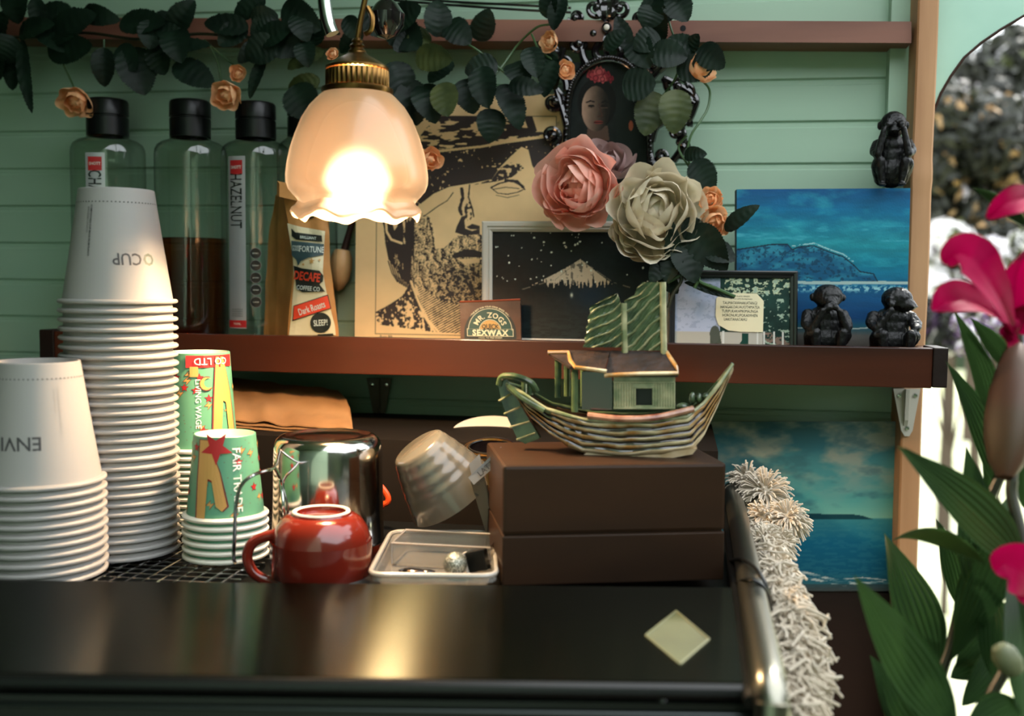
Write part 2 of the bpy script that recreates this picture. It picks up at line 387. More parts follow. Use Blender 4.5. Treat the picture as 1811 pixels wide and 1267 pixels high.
# post
x0 = P(1612, 300, -.06).x; x1 = P(1649, 300, -.06).x
mb = MB()
def postf(u, v):
    z = .35+v*2.0; w_ = noise.noise(Vector((3.1, z*5, 0)))*.0018
    cs = [(x0, -.06), (x0+.002, -.062), (x1-.002, -.062), (x1, -.06), (x1, .02), (x0, .02)][int(round(u*6)) % 6]
    bulge = .002*math.exp(-((z-1.581)/.006)**2)
    return (cs[0]+w_+(bulge if cs[0] > (x0+x1)/2 else -bulge), cs[1]-bulge*1.5, z)
mb.grid(postf, 6, 160, 0, True); structure(mb.build('trim_2', M_post))
# dark rebate between boards and post
structure(MB().box((x0-.022, -.02, 1.39), (x0, .0, 2.3)).build('trim_3', M_wall, smooth=False))
# arch panel outside post
pts = [(1650, -200), (1900, -200), (1900, -60), (1850, 0), (1811, 28), (1770, 52), (1735, 76), (1705, 102), (1682, 134), (1664, 165), (1652, 196)]
mb = MB(); mb.prism([P(x, y, -.02) for x, y in pts], (0, .012, 0), 0); structure(mb.build('wall_right', M_arch, smooth=False))
mb = MB(); e = [P(x, y, -.0205) for x, y in pts[2:]]
mb.tube(e, .0018, 6); structure(mb.build('trim_4', M_darkwood))
# lower brown panel and ledge
structure(MB().box((-2.1, -.025, .35), (P(1602,1100,-.025).x, -.001, P(1500,1046,-.025).z)).build('trim_5', M_darkwood, smooth=False))
lz = P(620, 776, -.25).z
structure(MB().box((-2.1, -.25, .35), (P(1270,800,-.25).x, -.026, lz)).build('trim_6', mat('very_dark_ledge_board', (26,21,17), .7, spec=.12, var=((24,20,16), 8, 6), bump=(40,.2)), smooth=False))
# ================================================================ SHELF
SZ = 1.368; SL = 1.381
xl = P(70, 600, -.17).x; xr = P(1649, 650, -.17).x; xe = P(1676, 650, -.17).x
sh = thing('wall_shelf', (0, 0, SZ), 'long red-brown wooden wall shelf with a raised front lip', 'shelf')
MB().bbox((xl, -.155, SZ-.018), (xr, 0.0, SZ), .001).build('board', M_shelf, sh, smooth=False)
o = MB().bbox((xl+.02, -.17, 1.3365), (xr, -.155, SL), .0012).build('front_lip', M_shelf, sh, smooth=False)
o = MB().bbox((xr+.0002, -.172, 1.3375), (xe, -.12, SL+.0008), .0015).build('end_block', M_endwood, sh, smooth=False); tag(o, 'dark end block')
o = MB().bbox((xl, -.171, 1.3365), (xl+.0198, -.0, SL+.002), .0015).build('end_block', M_endwood, sh, smooth=False); tag(o, 'dark left end block')
MB().bbox((xr+.0002, -.119, 1.366), (xe, -.063, 1.378), .0015).build('side_lip', M_shelf, sh, smooth=False)
def bracket(px, w_, py0, py1, Y, white):
    mb = MB(); a = P(px-w_, py0, Y); b = P(px+w_, py0, Y); c = P(px+w_*.42, py1-10, Y); d = P(px-w_*.42, py1-10, Y)
    cx = P(px, py1, Y)
    pts = [a, d, cx+(d-c)*.2, cx-(d-c)*.2, c, b]
    mb.prism(pts, (0, .003, 0))
    zt = a.z; r = MB()
    xm = (a.x+b.x)/2
    r.prism([(xm-.0022, Y, zt), (xm-.0022, Y-.006, zt), (xm-.0022, Y-.004, cx.z+.02), (xm-.0022, Y, cx.z+.012)], (.0044, 0, 0))
    m = mat('bracket_paint', (196,190,178), .45, bump=(40,.1)) if white else mat('bracket_dark_paint', (96,84,70), .4, bump=(40,.1))
    o = mb.build('bracket', m, sh, smooth=False); tag(o, 'white metal bracket' if white else 'dull metal bracket')
    r.build('bracket_rib', m, o, smooth=False)
    for (sx, sy) in ((px-w_*.55, py0+12), (px+w_*.6, py0+12), (px, py1-14)):
        s_ = MB(); q = P(sx, sy, Y); s_.lathe([(0,.0018),(.0024,.0014),(.0032,0)], 12, q, (0,-1,0)); s_.build('screw', M_chrome, o)
bracket(1604, 24, 688, 772, -.064, True)
bracket(670, 22, 669, 748, -.012, False)
# ================================================================ ESPRESSO MACHINE
LZ = 1.203; TZ = 1.193
BL, BR, FR, FL = PZ(-60, 1026, LZ), PZ(1312, 1040, LZ), PZ(1336, 1208, LZ), PZ(-60, 1189, LZ)
em = thing('espresso_machine', ((BL.x+FR.x)/2, FR.y, .9), 'wide steel-topped espresso machine across the foreground', 'coffee machine')
mb = MB(); t = Vector((0, 0, -.008)); mb.hexa([FL+t, FR+t, BR+t, BL+t, FL, FR, BR, BL]); mb.build('top_lid', M_steel, em, smooth=False)
fw = Vector((0, -.006, -.004)); 
mb = MB(); mb.tube([FL+Vector((0,0,-.006)), FR+Vector((0,0,-.006))], .0055, 10); o = mb.build('front_edge', M_black, em); tag(o, 'black rounded front edge')
mb = MB(); dn = Vector((0,0,-.03))
mb.hexa([FL+Vector((0,-.004,-.4)), FR+Vector((0,-.004,-.4)), FR+Vector((0,.02,-.4)), FL+Vector((0,.02,-.4)), FL+Vector((0,-.004,-.0125)), FR+Vector((0,-.004,-.0125)), FR+Vector((0,.02,-.0125)), FL+Vector((0,.02,-.0125))]); mb.build('front_panel', M_black, em, smooth=False)
mb = MB(); mb.tube([FL+Vector((0,-.006,-.0185)), FR+Vector((0,-.006,-.0185))], .0011, 6); o = mb.build('metal_strip', mat('dull_strip_metal', (70,74,74), .35, 1.0), em); tag(o, 'thin dull metal strip')
for px_ in (1172,):
    mb = MB(); q = PZ(px_, 1232, LZ-.012); mb.ball(q+Vector((0,-.004,0)), (.004,.003,.003)); mb.build('rivet', M_chrome, em)
# body under the tray
mb = MB(); zb = TZ-.012
b0 = Vector((BL.x, BL.y+.0, 0)); b1 = Vector((BR.x, BR.y, 0)); b2 = Vector((BR.x, -.262, 0)); b3 = Vector((BL.x, -.262, 0))
mb.hexa([Vector((p.x, p.y, .8)) for p in (b0+Vector((0,.003,0)), b1+Vector((0,.003,0)), b2, b3)] + [Vector((p.x, p.y, zb)) for p in (b0+Vector((0,.003,0)), b1+Vector((0,.003,0)), b2, b3)])
mb.build('cup_tray', mat('dark_tray_metal', (34,36,36), .35, .6), em, smooth=False)
g = MB(); gx0, gx1 = BL.x, PZ(415, 1028, TZ).x
x = gx0
while x < gx1: g.tube([(x, -.60 if x < -.45 else -.565, TZ-.0016), (x, -.28, TZ-.0016)], .0009, 5); x += .0135
y = -.594
while y < -.28: g.tube([(gx0, y, TZ-.0028), (gx1 if y > -.57 else -.42, y, TZ-.0028)], .0009, 5); y += .0135
o = g.build('wire_rack', M_chrome, em)
# side rail tube
r0 = PZ(1312, 872, 1.213); R = []
for (px_, py_, z_) in ((1294, 868, 1.208), (1308, 930, 1.209), (1323, 1010, 1.209), (1340, 1100, 1.209), (1357, 1190, 1.209), (1361, 1222, 1.206)): R.append(PZ(px_, py_, z_))
R += [R[-1]+Vector((.001,-.007,-.008)), R[-1]+Vector((.001,-.010,-.022)), R[-1]+Vector((.001,-.010,-.2))]
mb = MB(); mb.tube(crv(R, 5), .0105, 16); o = mb.build('side_rail', mat('satin_side_rail', (140,138,126), .3, 1.0, bump=(20,.05)), em); tag(o, 'rounded satin metal side rail')
mb = MB(); off = Vector((-.0105, 0, -.008)); mb.tube([p+off for p in crv(R[:6], 4)], .005, 8); mb.build('rubber_seal', M_black, em)
sd = MB(); sd.hexa([Vector((R[5].x-.004, R[5].y, .8)), Vector((R[5].x+.006, R[5].y, .8)), Vector((R[0].x+.006, -.262, .8)), Vector((R[0].x-.004, -.262, .8)), Vector((R[5].x-.004, R[5].y, 1.2)), Vector((R[5].x+.006, R[5].y, 1.2)), Vector((R[0].x+.006, -.262, 1.2)), Vector((R[0].x-.004, -.262, 1.2))])
sd.build('side_panel', M_black, em, smooth=False)
# tape patch on lid
mb = MB(); qs = [PZ(x, y, LZ+.0004) for x, y in ((1142,1125),(1203,1176),(1254,1132),(1196,1082))]
mb.prism(qs, (0,0,-.0004)); o = mb.build('tape_patch', mat('olive_tape', (78,82,52), .5, var=((66,70,44), 20, 4)), em, smooth=False); tag(o, 'faded square of adhesive tape')
mb = MB()
for k in range(4): mb.tube([qs[k]+Vector((0,0,.0003)), qs[(k+1) % 4]+Vector((0,0,.0003))], .0007, 5)
mb.build('tape_edge', mat('tape_edge_residue', (104,106,72), .6), em)
# cord looped over rail
co = MB(); c1 = [PZ(x, y, z) for x, y, z in ((1292,992,1.205), (1312,990,1.221), (1338,1008,1.221), (1356,1040,1.210), (1362,1075,1.19), (1364,1130,1.15))]
c2 = [PZ(x, y, z) for x, y, z in ((1300,1032,1.203), (1322,1026,1.221), (1345,1034,1.219), (1360,1058,1.205), (1366,1100,1.17))]
co.tube(crv(c1, 5), .0016, 8).tube(crv(c2, 5), .0016, 8)
tag(co.build('tie_cord', M_black, base=c1[0]), 'thin black cord looped twice over the metal side rail', 'cord')
# ================================================================ CUPS
def cup_mb(rb, rr, h, body, inner):
    mb = MB()   # upside-down cup, rim at z=0, base at z=h
    mb.lathe([(rr+.0008, .0012), (rr+.0026, .0002), (rr+.0042, .0012), (rr+.0044, .0028), (rr+.0032, .0042), (rr+.0012, .0044), (rr, .0046)], 56, mi=1)
    mb.lathe([(rr, .0046), (rb+(rr-rb)*.5, h*.5), (rb, h-.0006), (rb-.0006, h), (rb-.0016, h-.0002)], 56, mi=0)
    mb.lathe([(rb-.0016, h-.0002), (rb-.0022, h-.007), (0, h-.0075)], 56, mi=1)
    mb.lathe([(rr-.001, .001), (rb-.0025, h-.009)], 56, mi=1)
    return mb
def cone_fn(rb, rr, h, ang, zc, rot=0, flip=False, eps=.00035):
    def f(x, y):
        if rot: x, y = x*cos(rot)-y*sin(rot), x*sin(rot)+y*cos(rot)
        if flip: x, y = -x, -y
        z = zc+y; r = rr+(rb-rr)*z/h+eps; t = ang + x/r
        return (r*sin(t), -r*cos(t), z)
    return f
def dots(mb, rb, rr, h, z, n, mi=0):
    r = rr+(rb-rr)*z/h+.0003
    for k in range(n):
        t = 2*pi*k/n; c = Vector((r*sin(t), -r*cos(t), z)); X = Vector((cos(t), sin(t), 0))
        mb.add([c+X*(.0007*cos(a))+Vector((0,0,.0006*sin(a))) for a in [i*pi/3 for i in range(6)]], [list(range(6))], mi)
def white_stack(px, Y, pyrim_first, pytop, rr, rb, group, lab_top, lab_ring, txt):
    cx = P(px, 800, Y).x; z1 = P(px, pyrim_first, Y).z; ztop = P(px, pytop, Y).z; h = ztop-z1
    n = max(1, round((z1-TZ)/.0082)); dz = (z1-TZ)/n
    top = thing('paper_cup', (cx, Y, z1), lab_top, 'cup', group)
    mb = cup_mb(rb, rr, h, 0, 0); 
    mb.v = [p+Vector((cx, Y, z1)) for p in mb.v]; mb.build('cup_body', [M_paper, M_paper], top)
    t = MB(); dots(t, rb, rr, h, h*.875, 64)
    ang = atan2(cx, Y-CAM.y)*-1   # facing the camera
    txt(t, rb, rr, h, ang)
    t.v = [p+Vector((cx, Y, z1)) for p in t.v]; o = t.build('printed_text', [M_print, M_print2, M_dkgreen], top, smooth=False); tag(o, 'upside-down printed lettering and dotted line')
    ring = MB(); hh = h*.985; ring = cup_mb(rb, rr, hh, 0, 0)
    first = None
    for k in range(n):
        if first is None: first = o = ring.build('paper_cup', [M_paper, M_paper])
        else: o = first.copy(); COL.objects.link(o)
        o.location = (cx+random.uniform(-.0004,.0004), Y+random.uniform(-.0004,.0004), TZ+k*dz)
        tag(o, lab_ring, 'cup', group)
def txt_tall(t, rb, rr, h, ang):
    put_text(t, 'CUP', cone_fn(rb, rr, h, ang+.50, h*.385, flip=True), .0150, 0, bold=.012, align='LEFT', sx=.9)
    put_text(t, 'O', cone_fn(rb, rr, h, ang+.66, h*.385, flip=True), .0150, 2, bold=.03, sx=.9)
    put_text(t, 'ENVIR', cone_fn(rb, rr, h, ang+.80, h*.385, flip=True), .0150, 1, bold=.01, align='RIGHT', sx=.9)
    put_text(t, 'COMPOSTABLE CUP', cone_fn(rb, rr, h, ang+.30, h*.46, flip=True), .0020, 1)
    put_text(t, 'COMPOSTABLE CUP MADE FROM PLANTS', cone_fn(rb, rr, h, ang-.62, h*.63, rot=-pi/2), .0027, 0, sx=.9, bold=.02)
    put_text(t, 'RESPONSIBLY SOURCED', cone_fn(rb, rr, h, ang-.70, h*.72, rot=-pi/2), .0024, 0, sx=.9)
def txt_short(t, rb, rr, h, ang):
    put_text(t, 'ENVIR', cone_fn(rb, rr, h, ang+.06, h*.37, flip=True), .0160, 0, bold=.012, align='LEFT')
    put_text(t, 'O', cone_fn(rb, rr, h, ang-1.05, h*.37, flip=True), .0160, 2, bold=.03)
    put_text(t, 'COMPOSTABLE CUP MADE FROM PLANTS', cone_fn(rb, rr, h, ang+.42, h*.62, rot=-pi/2), .0024, 1, sx=.9)
    put_text(t, 'RESPONSIBLY SOURCED', cone_fn(rb, rr, h, ang+.34, h*.70, rot=-pi/2), .0020, 1, sx=.9)
Yt = -.475; sc_ = scale_at(Yt, 220)
white_stack(214, Yt, 537, 336, 90*sc_-.0044+.002, 59*sc_, 'white paper cups in the tall stack', 'white paper cup upside down on top of the tallest stack', 'white paper cup nested in the tall stack below its top cup, ribbed rim showing', txt_tall)
Ys = -.56; sc2 = scale_at(Ys, 66)
white_stack(69, Ys, 851, 638, 104*sc2-.0044, 66*sc2, 'white paper cups in the short stack', 'white paper cup upside down on top of the shorter stack at left', 'white paper cup nested in the shorter left stack below its top cup', txt_short)
def poly_on(mb, pts, fn, mi):
    """ear-free fill: triangulate a small outline with bmesh and map it"""
    b = bmesh.new(); vs = [b.verts.new((x, y, 0)) for x, y in pts]; f = b.faces.new(vs); bmesh.ops.triangulate(b, faces=[f])
    bmesh.ops.subdivide_edges(b, edges=[e for e in b.edges if e.calc_length() > .006], cuts=2, use_grid_fill=True)
    bmesh.ops.triangulate(b, faces=b.faces[:]); b.verts.index_update()
    mb.add([fn(v.co.x, v.co.y) for v in b.verts], [[v.index for v in f.verts] for f in b.faces], mi); b.free()
def star(cx, cy, r, n=5, q=.42, a0=pi/2):
    return [(cx+(r if k % 2 == 0 else r*q)*cos(a0+pi*k/n), cy+(r if k % 2 == 0 else r*q)*sin(a0+pi*k/n)) for k in range(2*n)]
def moon(cx, cy, r):
    p = [(cx+r*cos(a), cy+r*sin(a)) for a in [radians(40+28*k) for k in range(11)]]
    return p + [(cx+r*.35+r*.75*cos(a), cy+r*.1+r*.75*sin(a)) for a in [radians(300-25*k) for k in range(10)]]
BOLT = [(-.5,-.1),(.1,.5),(.0,.12),(.55,.2),(-.1,-.55),(.02,-.12)]
def green_prints(t, rb, rr, h, ang, words, hand_x, seed):
    rd = random.Random(seed)
    def F(eps): return cone_fn(rb, rr, h, ang, h*.5, eps=eps)
    for k in range(26):
        x = rd.uniform(-.05, .05); y = rd.uniform(-.42, .42)*h
        if rd.random() < .5: poly_on(t, [(x+a*.007, y+b*.007) for a, b in BOLT], F(.0005), 3); poly_on(t, [(x+a*.0088, y+b*.0088) for a, b in BOLT], F(.0004), 4)
        else: poly_on(t, star(x, y, .0038), F(.0006), 2); poly_on(t, star(x, y, .0048), F(.0004), 4)
    for k in range(60):
        x = rd.uniform(-.05, .05); y = rd.uniform(-.45, .45)*h
        poly_on(t, [(x,y),(x+.0008,y),(x+.0008,y+.0006),(x,y+.0006)], F(.0004), 4)
    for (s_, x, col, size) in words:
        put_text(t, s_, cone_fn(rb, rr, h, ang+x/rr, h*.5, rot=-pi/2, eps=.0008), size, 5, bold=.012)
    hx = hand_x
    arm = [(-.009,.47*h),(.001,.47*h),(.012,.1*h),(.019,-.3*h),(.014,-.36*h),(.008,-.3*h),(.004,0),(.0,.02*h),(-.004,-.47*h),(-.014,-.47*h),(-.012,0)]
    poly_on(t, [(hx+a, b) for a, b in arm], F(.0011), 4); poly_on(t, [(hx+a*.9+.0002, b*.985) for a, b in arm], F(.0013), 3)
def green_stack(px, Y, pyrim, pytop, rr, rb, n, dz, group, lab, lab2, words, hand, extra, tilt=None):
    cx = P(px, 800, Y).x; z1 = P(px, pyrim, Y).z; h = P(px, pytop, Y).z-z1
    top = thing('patterned_cup', (cx, Y, z1), lab, 'cup', group)
    o_ = Vector((cx, Y, z1)); ang = -atan2(cx, Y-CAM.y)
    mb = cup_mb(rb, rr, h, 0, 0); mb.v = [p+o_ for p in mb.v]; mb.build('cup_body', [M_gcup, M_cin], top)
    t = MB(); green_prints(t, rb, rr, h, ang, words, hand, n); extra(t, rb, rr, h, ang)
    t.v = [p+o_ for p in t.v]; o = t.build('printed_pattern', [M_print, M_print, M_red, M_yel, M_out, M_white], top, smooth=False); tag(o, 'printed stars, bolts, arm and white lettering')
    ring = cup_mb(rb, rr, h*.98, 0, 0); first = None
    for k in range(n):
        if first is None: first = q = ring.build('patterned_cup', [M_gcup, M_cin])
        else: q = first.copy(); COL.objects.link(q)
        q.location = (cx, Y, z1-(k+1)*dz); tag(q, lab2, 'cup', group)
def extra_front(t, rb, rr, h, ang):
    F = cone_fn(rb, rr, h, ang, h*.5, eps=.0015)
    poly_on(t, star(-.008, .38*h, .0155, a0=-pi/2), F, 2)
def extra_back(t, rb, rr, h, ang):
    F = cone_fn(rb, rr, h, ang, h*.5, eps=.0015)
    poly_on(t, [(-.012,.36*h),(.040,.36*h),(.040,.48*h),(-.012,.48*h)], F, 2); poly_on(t, [(-.008,.27*h),(.0,.27*h),(.0,.37*h),(-.008,.37*h)], F, 3)
    put_text(t, 'CO LTD', cone_fn(rb, rr, h, ang+.4, h*.92, flip=True, eps=.002), .0098, 5, bold=.012)
    poly_on(t, moon(.008, .2*h, .0065), F, 3); poly_on(t, moon(.0082, .2*h, .0074), cone_fn(rb, rr, h, ang, h*.5, eps=.0013), 4)
Yg = -.475; sg = scale_at(Yg, 400)
zr = P(400, 912, Yg).z; ng = 5; dzg = (zr-TZ)/ng
green_stack(398, Yg, 912, 766, 72*sg-.0044, 51*sg, ng, dzg, 'patterned green cups in the front stack', 'mint green illustrated cup reading FAIR TRADE, upside down on the front short stack', 'mint green cup nested under the FAIR TRADE cup in the front stack', [('FAIR TRADE', .012, 5, .0108)], -.016, extra_front)
Yb = -.375; sb = scale_at(Yb, 350); zr = P(350, 793, Yb).z; nb = 5
green_stack(352, Yb, 793, 622, 70*sb-.0044, 52*sb, 12, (zr-TZ)/12, 'patterned green cups in the rear stack', 'mint green illustrated cup reading LIVING WAGE, upside down on the rear taller stack', 'mint green cup nested under the LIVING WAGE cup in the rear stack', [('LIVING WAGE', .0, 5, .0078)], .026, extra_back)
# ================================================================ THINGS ON THE TRAY
def at_tray(px, Y): return Vector((P(px, 800, Y).x, Y, TZ))
# inverted steel pitcher
Yp = -.40; c = at_tray(580, Yp); s_ = scale_at(Yp, 580); zt = P(580, 768, Yp).z; H = zt-TZ; rp = 96*s_
pit = thing('milk_pitcher', c, 'polished steel milk jug standing upside down behind the red mug', 'jug')
mb = MB(); mb.lathe([(rp+.001,0),(rp+.0015,.001),(rp,.003),(rp*.985,.03),(rp*.975,H*.6),(rp*.97,H-.020),(rp*.955,H-.011),(rp*.91,H-.0045),(rp*.84,H-.0012),(rp*.76,H),(rp*.70,H-.0018),(rp*.55,H-.0012),(rp*.3,H-.0004),(0,H)], 64, c)
mb.build('jug_body', M_polish, pit, sharp=60)
s3 = s_*.93; hp = []
for px_, py_, Y_ in ((494,796,-.44),(485,826,-.47),(470,833,-.50),(445,842,-.525),(425,862,-.535),(417,900,-.54),(415,945,-.54),(413,985,-.54),(416,996,-.535)): hp.append(P(px_, py_, Y_))
mb = MB(); mb.tube(crv(hp, 6), .0016, 8); o = mb.build('wire_handle', M_chrome, pit)
mb = MB(); mb.tube(crv([hp[1], P(496,850,-.446), P(502,900,-.45), P(503,955,-.45)], 5), .0016, 8); mb.build('handle_rib', M_chrome, o)
# red mug upside down
Ym = -.515; cm = at_tray(568, Ym); s_ = scale_at(Ym, 568); zt = P(568, 903, Ym).z; H = zt-TZ; rm = 87*s_; rf = 50*s_
mug = thing('coffee_mug', cm, 'glossy brick-red mug upside down in front of the steel jug', 'mug')
mb = MB(); mb.lathe([(rm*.975,.0),(rm*.985,.001),(rm*.998,.012),(rm,.03),(rm*.99,H-.036),(rm*.965,H-.024),(rm*.90,H-.0145),(rm*.78,H-.007),(rm*.66,H-.0036),(rf+.0008,H-.003),(rf,H-.001)], 64, cm, mi=0)
mb.lathe([(rf-.004,H-.001),(rf-.0045,H-.0045),(rf*.6,H-.004),(0,H-.0035)], 48, cm, mi=0)
mb.build('mug_body', M_mug, mug)
mb = MB(); mb.lathe([(rf,H-.0012),(rf-.0006,H),(rf-.0032,H),(rf-.004,H-.0012)], 48, cm); o = mb.build('foot_ring', M_mugring, mug); tag(o, 'white unglazed foot ring')
hm = [cm+Vector((-.94*rm, -.012, H-.034)), cm+Vector((-rm-.012, -.014, H-.030)), cm+Vector((-rm-.023,-.016,H-.042)), cm+Vector((-rm-.022,-.016,H-.062)), cm+Vector((-rm-.010,-.014,max(H-.078,.005))), cm+Vector((-.96*rm,-.012,max(H-.078,.006)))]
hz = P(440, 955, Ym-.015); hz2 = P(445, 1015, Ym-.015)
hm = [P(492,945,Ym-.012), P(468,950,Ym-.014), P(446,962,Ym-.015), P(437,985,Ym-.015), P(447,1012,Ym-.015), P(470,1026,Ym-.013), P(494,1030,Ym-.012)]
mb = MB(); mb.tube(crv(hm, 5), [.0058]*2+[.0048]*27+[.0052]*2, 12); mb.build('handle', M_mug, mug)
# orange handled tool behind the jug
og = MB(); og.tube(crv([P(640,838,-.31), P(664,852,-.31), P(682,872,-.31), P(686,888,-.31), P(670,905,-.31), P(640,1000,-.31)], 4), .0034, 10)
tag(og.build('scraper', mat('orange_plastic', (222,76,30), .3), base=at_tray(690,-.31)), 'small orange plastic handle poking up behind the steel jug', 'scraper')
# grey ceramic tumbler tipped over
Yc = -.40; sC = scale_at(Yc, 770)
bc = P(738, 789, Yc-.010); ax = (P(808, 886, Yc+.010)-bc).normalized()
tum = thing('ribbed_tumbler', at_tray(770, Yc), 'grey ribbed stoneware tumbler tipped mouth-down beside the steel jug', 'tumbler')
L = 112*sC; r0_, r1_ = 50*sC, 84*sC; pr_ = [(0, 0), (r0_*.86, 0), (r0_*.97, .0015), (r0_, .004)]
for k in range(1, 31):
    t = k/30; pr_.append((r0_+(r1_-r0_)*t**.85 + .00028*sin(t*2*pi*5.5)*(1 if t < .62 else 0), .004+(L-.004)*t))
pr_ += [(r1_-.003, L+.001), (r1_-.005, L-.002), (r1_-.006, L-.01), (r0_*.95, .012), (0, .010)]
mb = MB(); mb.lathe(pr_, 64, bc, tuple(ax)); mb.build('tumbler_body', M_greyc, tum, sharp=60)
# dark tin behind it, open side
mb = MB(); dk = at_tray(800, -.335)
# receipts / paper tag standing right of the tumbler
rc = thing('paper_docket', at_tray(868, -.44), 'folded white paper docket wedged between the tumbler and the wooden box', 'receipt')
mb = MB(); q = [P(828,845,-.44), P(838,858,-.44), P(891,812,-.43), P(886,790,-.43)]
mb.prism(q, (0, .0006, 0)); o = mb.build('paper_strip', M_paper, rc, smooth=False)
mb = MB(); q = [P(829,822,-.425), P(848,803,-.425), P(852,822,-.425), P(836,848,-.425)]
mb.prism(q, (0, .0006, 0)); mb.build('paper_strip', M_paper, rc, smooth=False)
u_ = (P(891,800,-.43)-P(834,850,-.44)); ul = u_.length; u_.normalize(); v_ = u_.cross(Vector((0,1,0))).normalized(); v_ = v_ if v_.z > 0 else -v_
org = P(862,826,-.436)
mb = MB(); put_text(mb, 'LATTE', lambda x, y: org + u_*x + v_*y + Vector((0,-.0012,0)), .0075, bold=.01); put_text(mb, 'x2 FLAT', lambda x, y: org + u_*(x-.012) + v_*(y-.006) + Vector((0,-.0012,0)), .0035)
mb.build('printed_text', M_print, rc, smooth=False)
kp = thing('kraft_envelope', at_tray(872, -.40), 'open kraft paper pouch standing left of the wooden box', 'envelope')
mb = MB(); A_, B_, C_, D_ = P(856,840,-.425), P(889,812,-.405), P(889,862,-.405), P(872,882,-.425)
mb.prism([A_, B_, C_, D_], (0, .0008, 0)); mb.build('flap', mat('tan_pouch_paper', (206,160,96), .7, bump=(30,.3)), kp, smooth=False)
mb = MB(); mb.prism([P(832,852,-.43), P(856,842,-.428), P(886,958,-.40), P(886,1010,-.40), P(880,1012,-.40)], (0, .0012, 0)); mb.build('side', mat('grey_card', (120,112,98), .6), kp, smooth=False)
# clear tub with odds and ends
Yt0 = PZ(765, 1022, TZ+.010).y; 
tub = thing('plastic_tub', (P(765,1000,-.47).x, -.47, TZ), 'shallow clear plastic tub of odds and ends between mug and wooden box', 'tub')
F0, F1 = PZ(652, 1022, TZ+.012), PZ(878, 1024, TZ+.012); B0, B1 = PZ(692, 944, TZ+.012), PZ(872, 946, TZ+.012)
def rrect(c4, r, n=6):
    r_ = []; N = len(c4)
    for i in range(N):
        p, a, b = c4[i], c4[i-1], c4[(i+1) % N]; d1 = (a-p).normalized()*r; d2 = (b-p).normalized()*r
        for k in range(n+1): t = k/n; r_.append((p+d1)*(1-t)**2 + p*2*t*(1-t)*1.0 + (p+d2)*t*t)
    return r_
c4 = [F0, F1, B1, B0]; cc = sum(c4, Vector())/4
rings = []
for (k, dz) in ((.84,-.0105),(.88,-.0100),(.93,-.001),(.955,0.0),(.985,.0012),(1.0,.0012),(1.01,-.0005),(1.012,-.004)):
    rings.append([cc+(p-cc)*k+Vector((0,0,dz)) for p in rrect(c4, .016)])
mb = MB(); n_ = len(rings[0]); vs = [p for r in rings for p in r]; fs = [(j*n_+i, j*n_+(i+1) % n_, (j+1)*n_+(i+1) % n_, (j+1)*n_+i) for j in range(len(rings)-1) for i in range(n_)]
mb.add(vs, fs).add(rings[0], [list(range(n_))]); mb.build('tub_body', M_plastic, tub)
mb = MB(); mb.tube([p+Vector((0,0,.001)) for p in rings[5]]+[rings[5][0]+Vector((0,0,.001))], .0022, 8); o = mb.build('tub_rim', mat_thin('frosted_rim_plastic', (210,200,186), 1.5, .3, 1.6, milky=.55), tub)
ib = thing('clear_box', (cc.x, cc.y, TZ+.003), 'clear lidless rectangular box standing inside the plastic tub', 'box')
i0, i1 = P(690, 1008, -.49), P(870, 1008, -.475); yb_ = .05; zi0 = TZ+.003; zi1 = P(690, 963, -.49).z
mb = MB(); X0, X1 = i0.x, i1.x; ya = -.485
for poly in ([(X0,ya,zi0),(X1,ya,zi0),(X1,ya,zi1),(X0,ya,zi1)], [(X1,ya,zi0),(X1,ya+yb_,zi0),(X1,ya+yb_,zi1),(X1,ya,zi1)], [(X0,ya,zi0),(X0,ya+yb_,zi0),(X0,ya+yb_,zi1),(X0,ya,zi1)], [(X0,ya+yb_,zi0),(X1,ya+yb_,zi0),(X1,ya+yb_,zi1),(X0,ya+yb_,zi1)]): mb.add(poly, [(0,1,2,3)])
mb.build('box_wall', M_plastic, ib, smooth=False)
mb = MB(); cs = [Vector(p) for p in ((X0,ya,zi1),(X1,ya,zi1),(X1,ya+yb_,zi1),(X0,ya+yb_,zi1))]; mb.tube(cs+[cs[0]], .0011, 6)
for p in cs[:2]: mb.tube([p, Vector((p.x,p.y,zi0))], .0007, 6)
mb.build('box_rim', mat_thin('warm_box_edge', (230,190,150), 1.5, .2, 2.0, milky=.5), ib)
mb = MB(); p = PZ(805, 1012, TZ+.006); mb.ball(p+Vector((0,0,.007)), .0105, nu=24, nv=16); o = mb.build('glitter_ball', mat('glitter_grey', (120,124,112), .2, .6, var=((220,220,205), 900, 2, .5, .6), bump=(700,1,.001)), base=p); tag(o, 'sparkly grey ball lying in the clear tub', 'ball')
mb = MB(); p = PZ(730, 1015, TZ+.004); mb.ball(p+Vector((0,0,.002)), (.013,.006,.0028), nu=20, nv=10).ball(p+Vector((.012,.001,.002)), (.008,.005,.0022)); o = mb.build('sunglass_lens', M_blackg, base=p); tag(o, 'glossy black oval lens lying in the tub', 'lens')
p = PZ(846, 1010, TZ+.004); mbx = thing('matchbox', p, 'small black box with white edge leaning in the tub corner', 'matchbox')
R_ = Matrix.Rotation(radians(-12), 3, 'Z') @ Matrix.Rotation(radians(-15), 3, 'Y')
MB().bbox(p+Vector((-.007,-.004,0)), p+Vector((.011,.004,.018)), .0008, R=R_, c=p).build('sleeve', M_black, mbx, smooth=False)
MB().bbox(p+Vector((-.0095,-.005,-.001)), p+Vector((-.0078,.003,.018)), .0003, R=R_, c=p).build('edge', M_mugring, mbx, smooth=False)
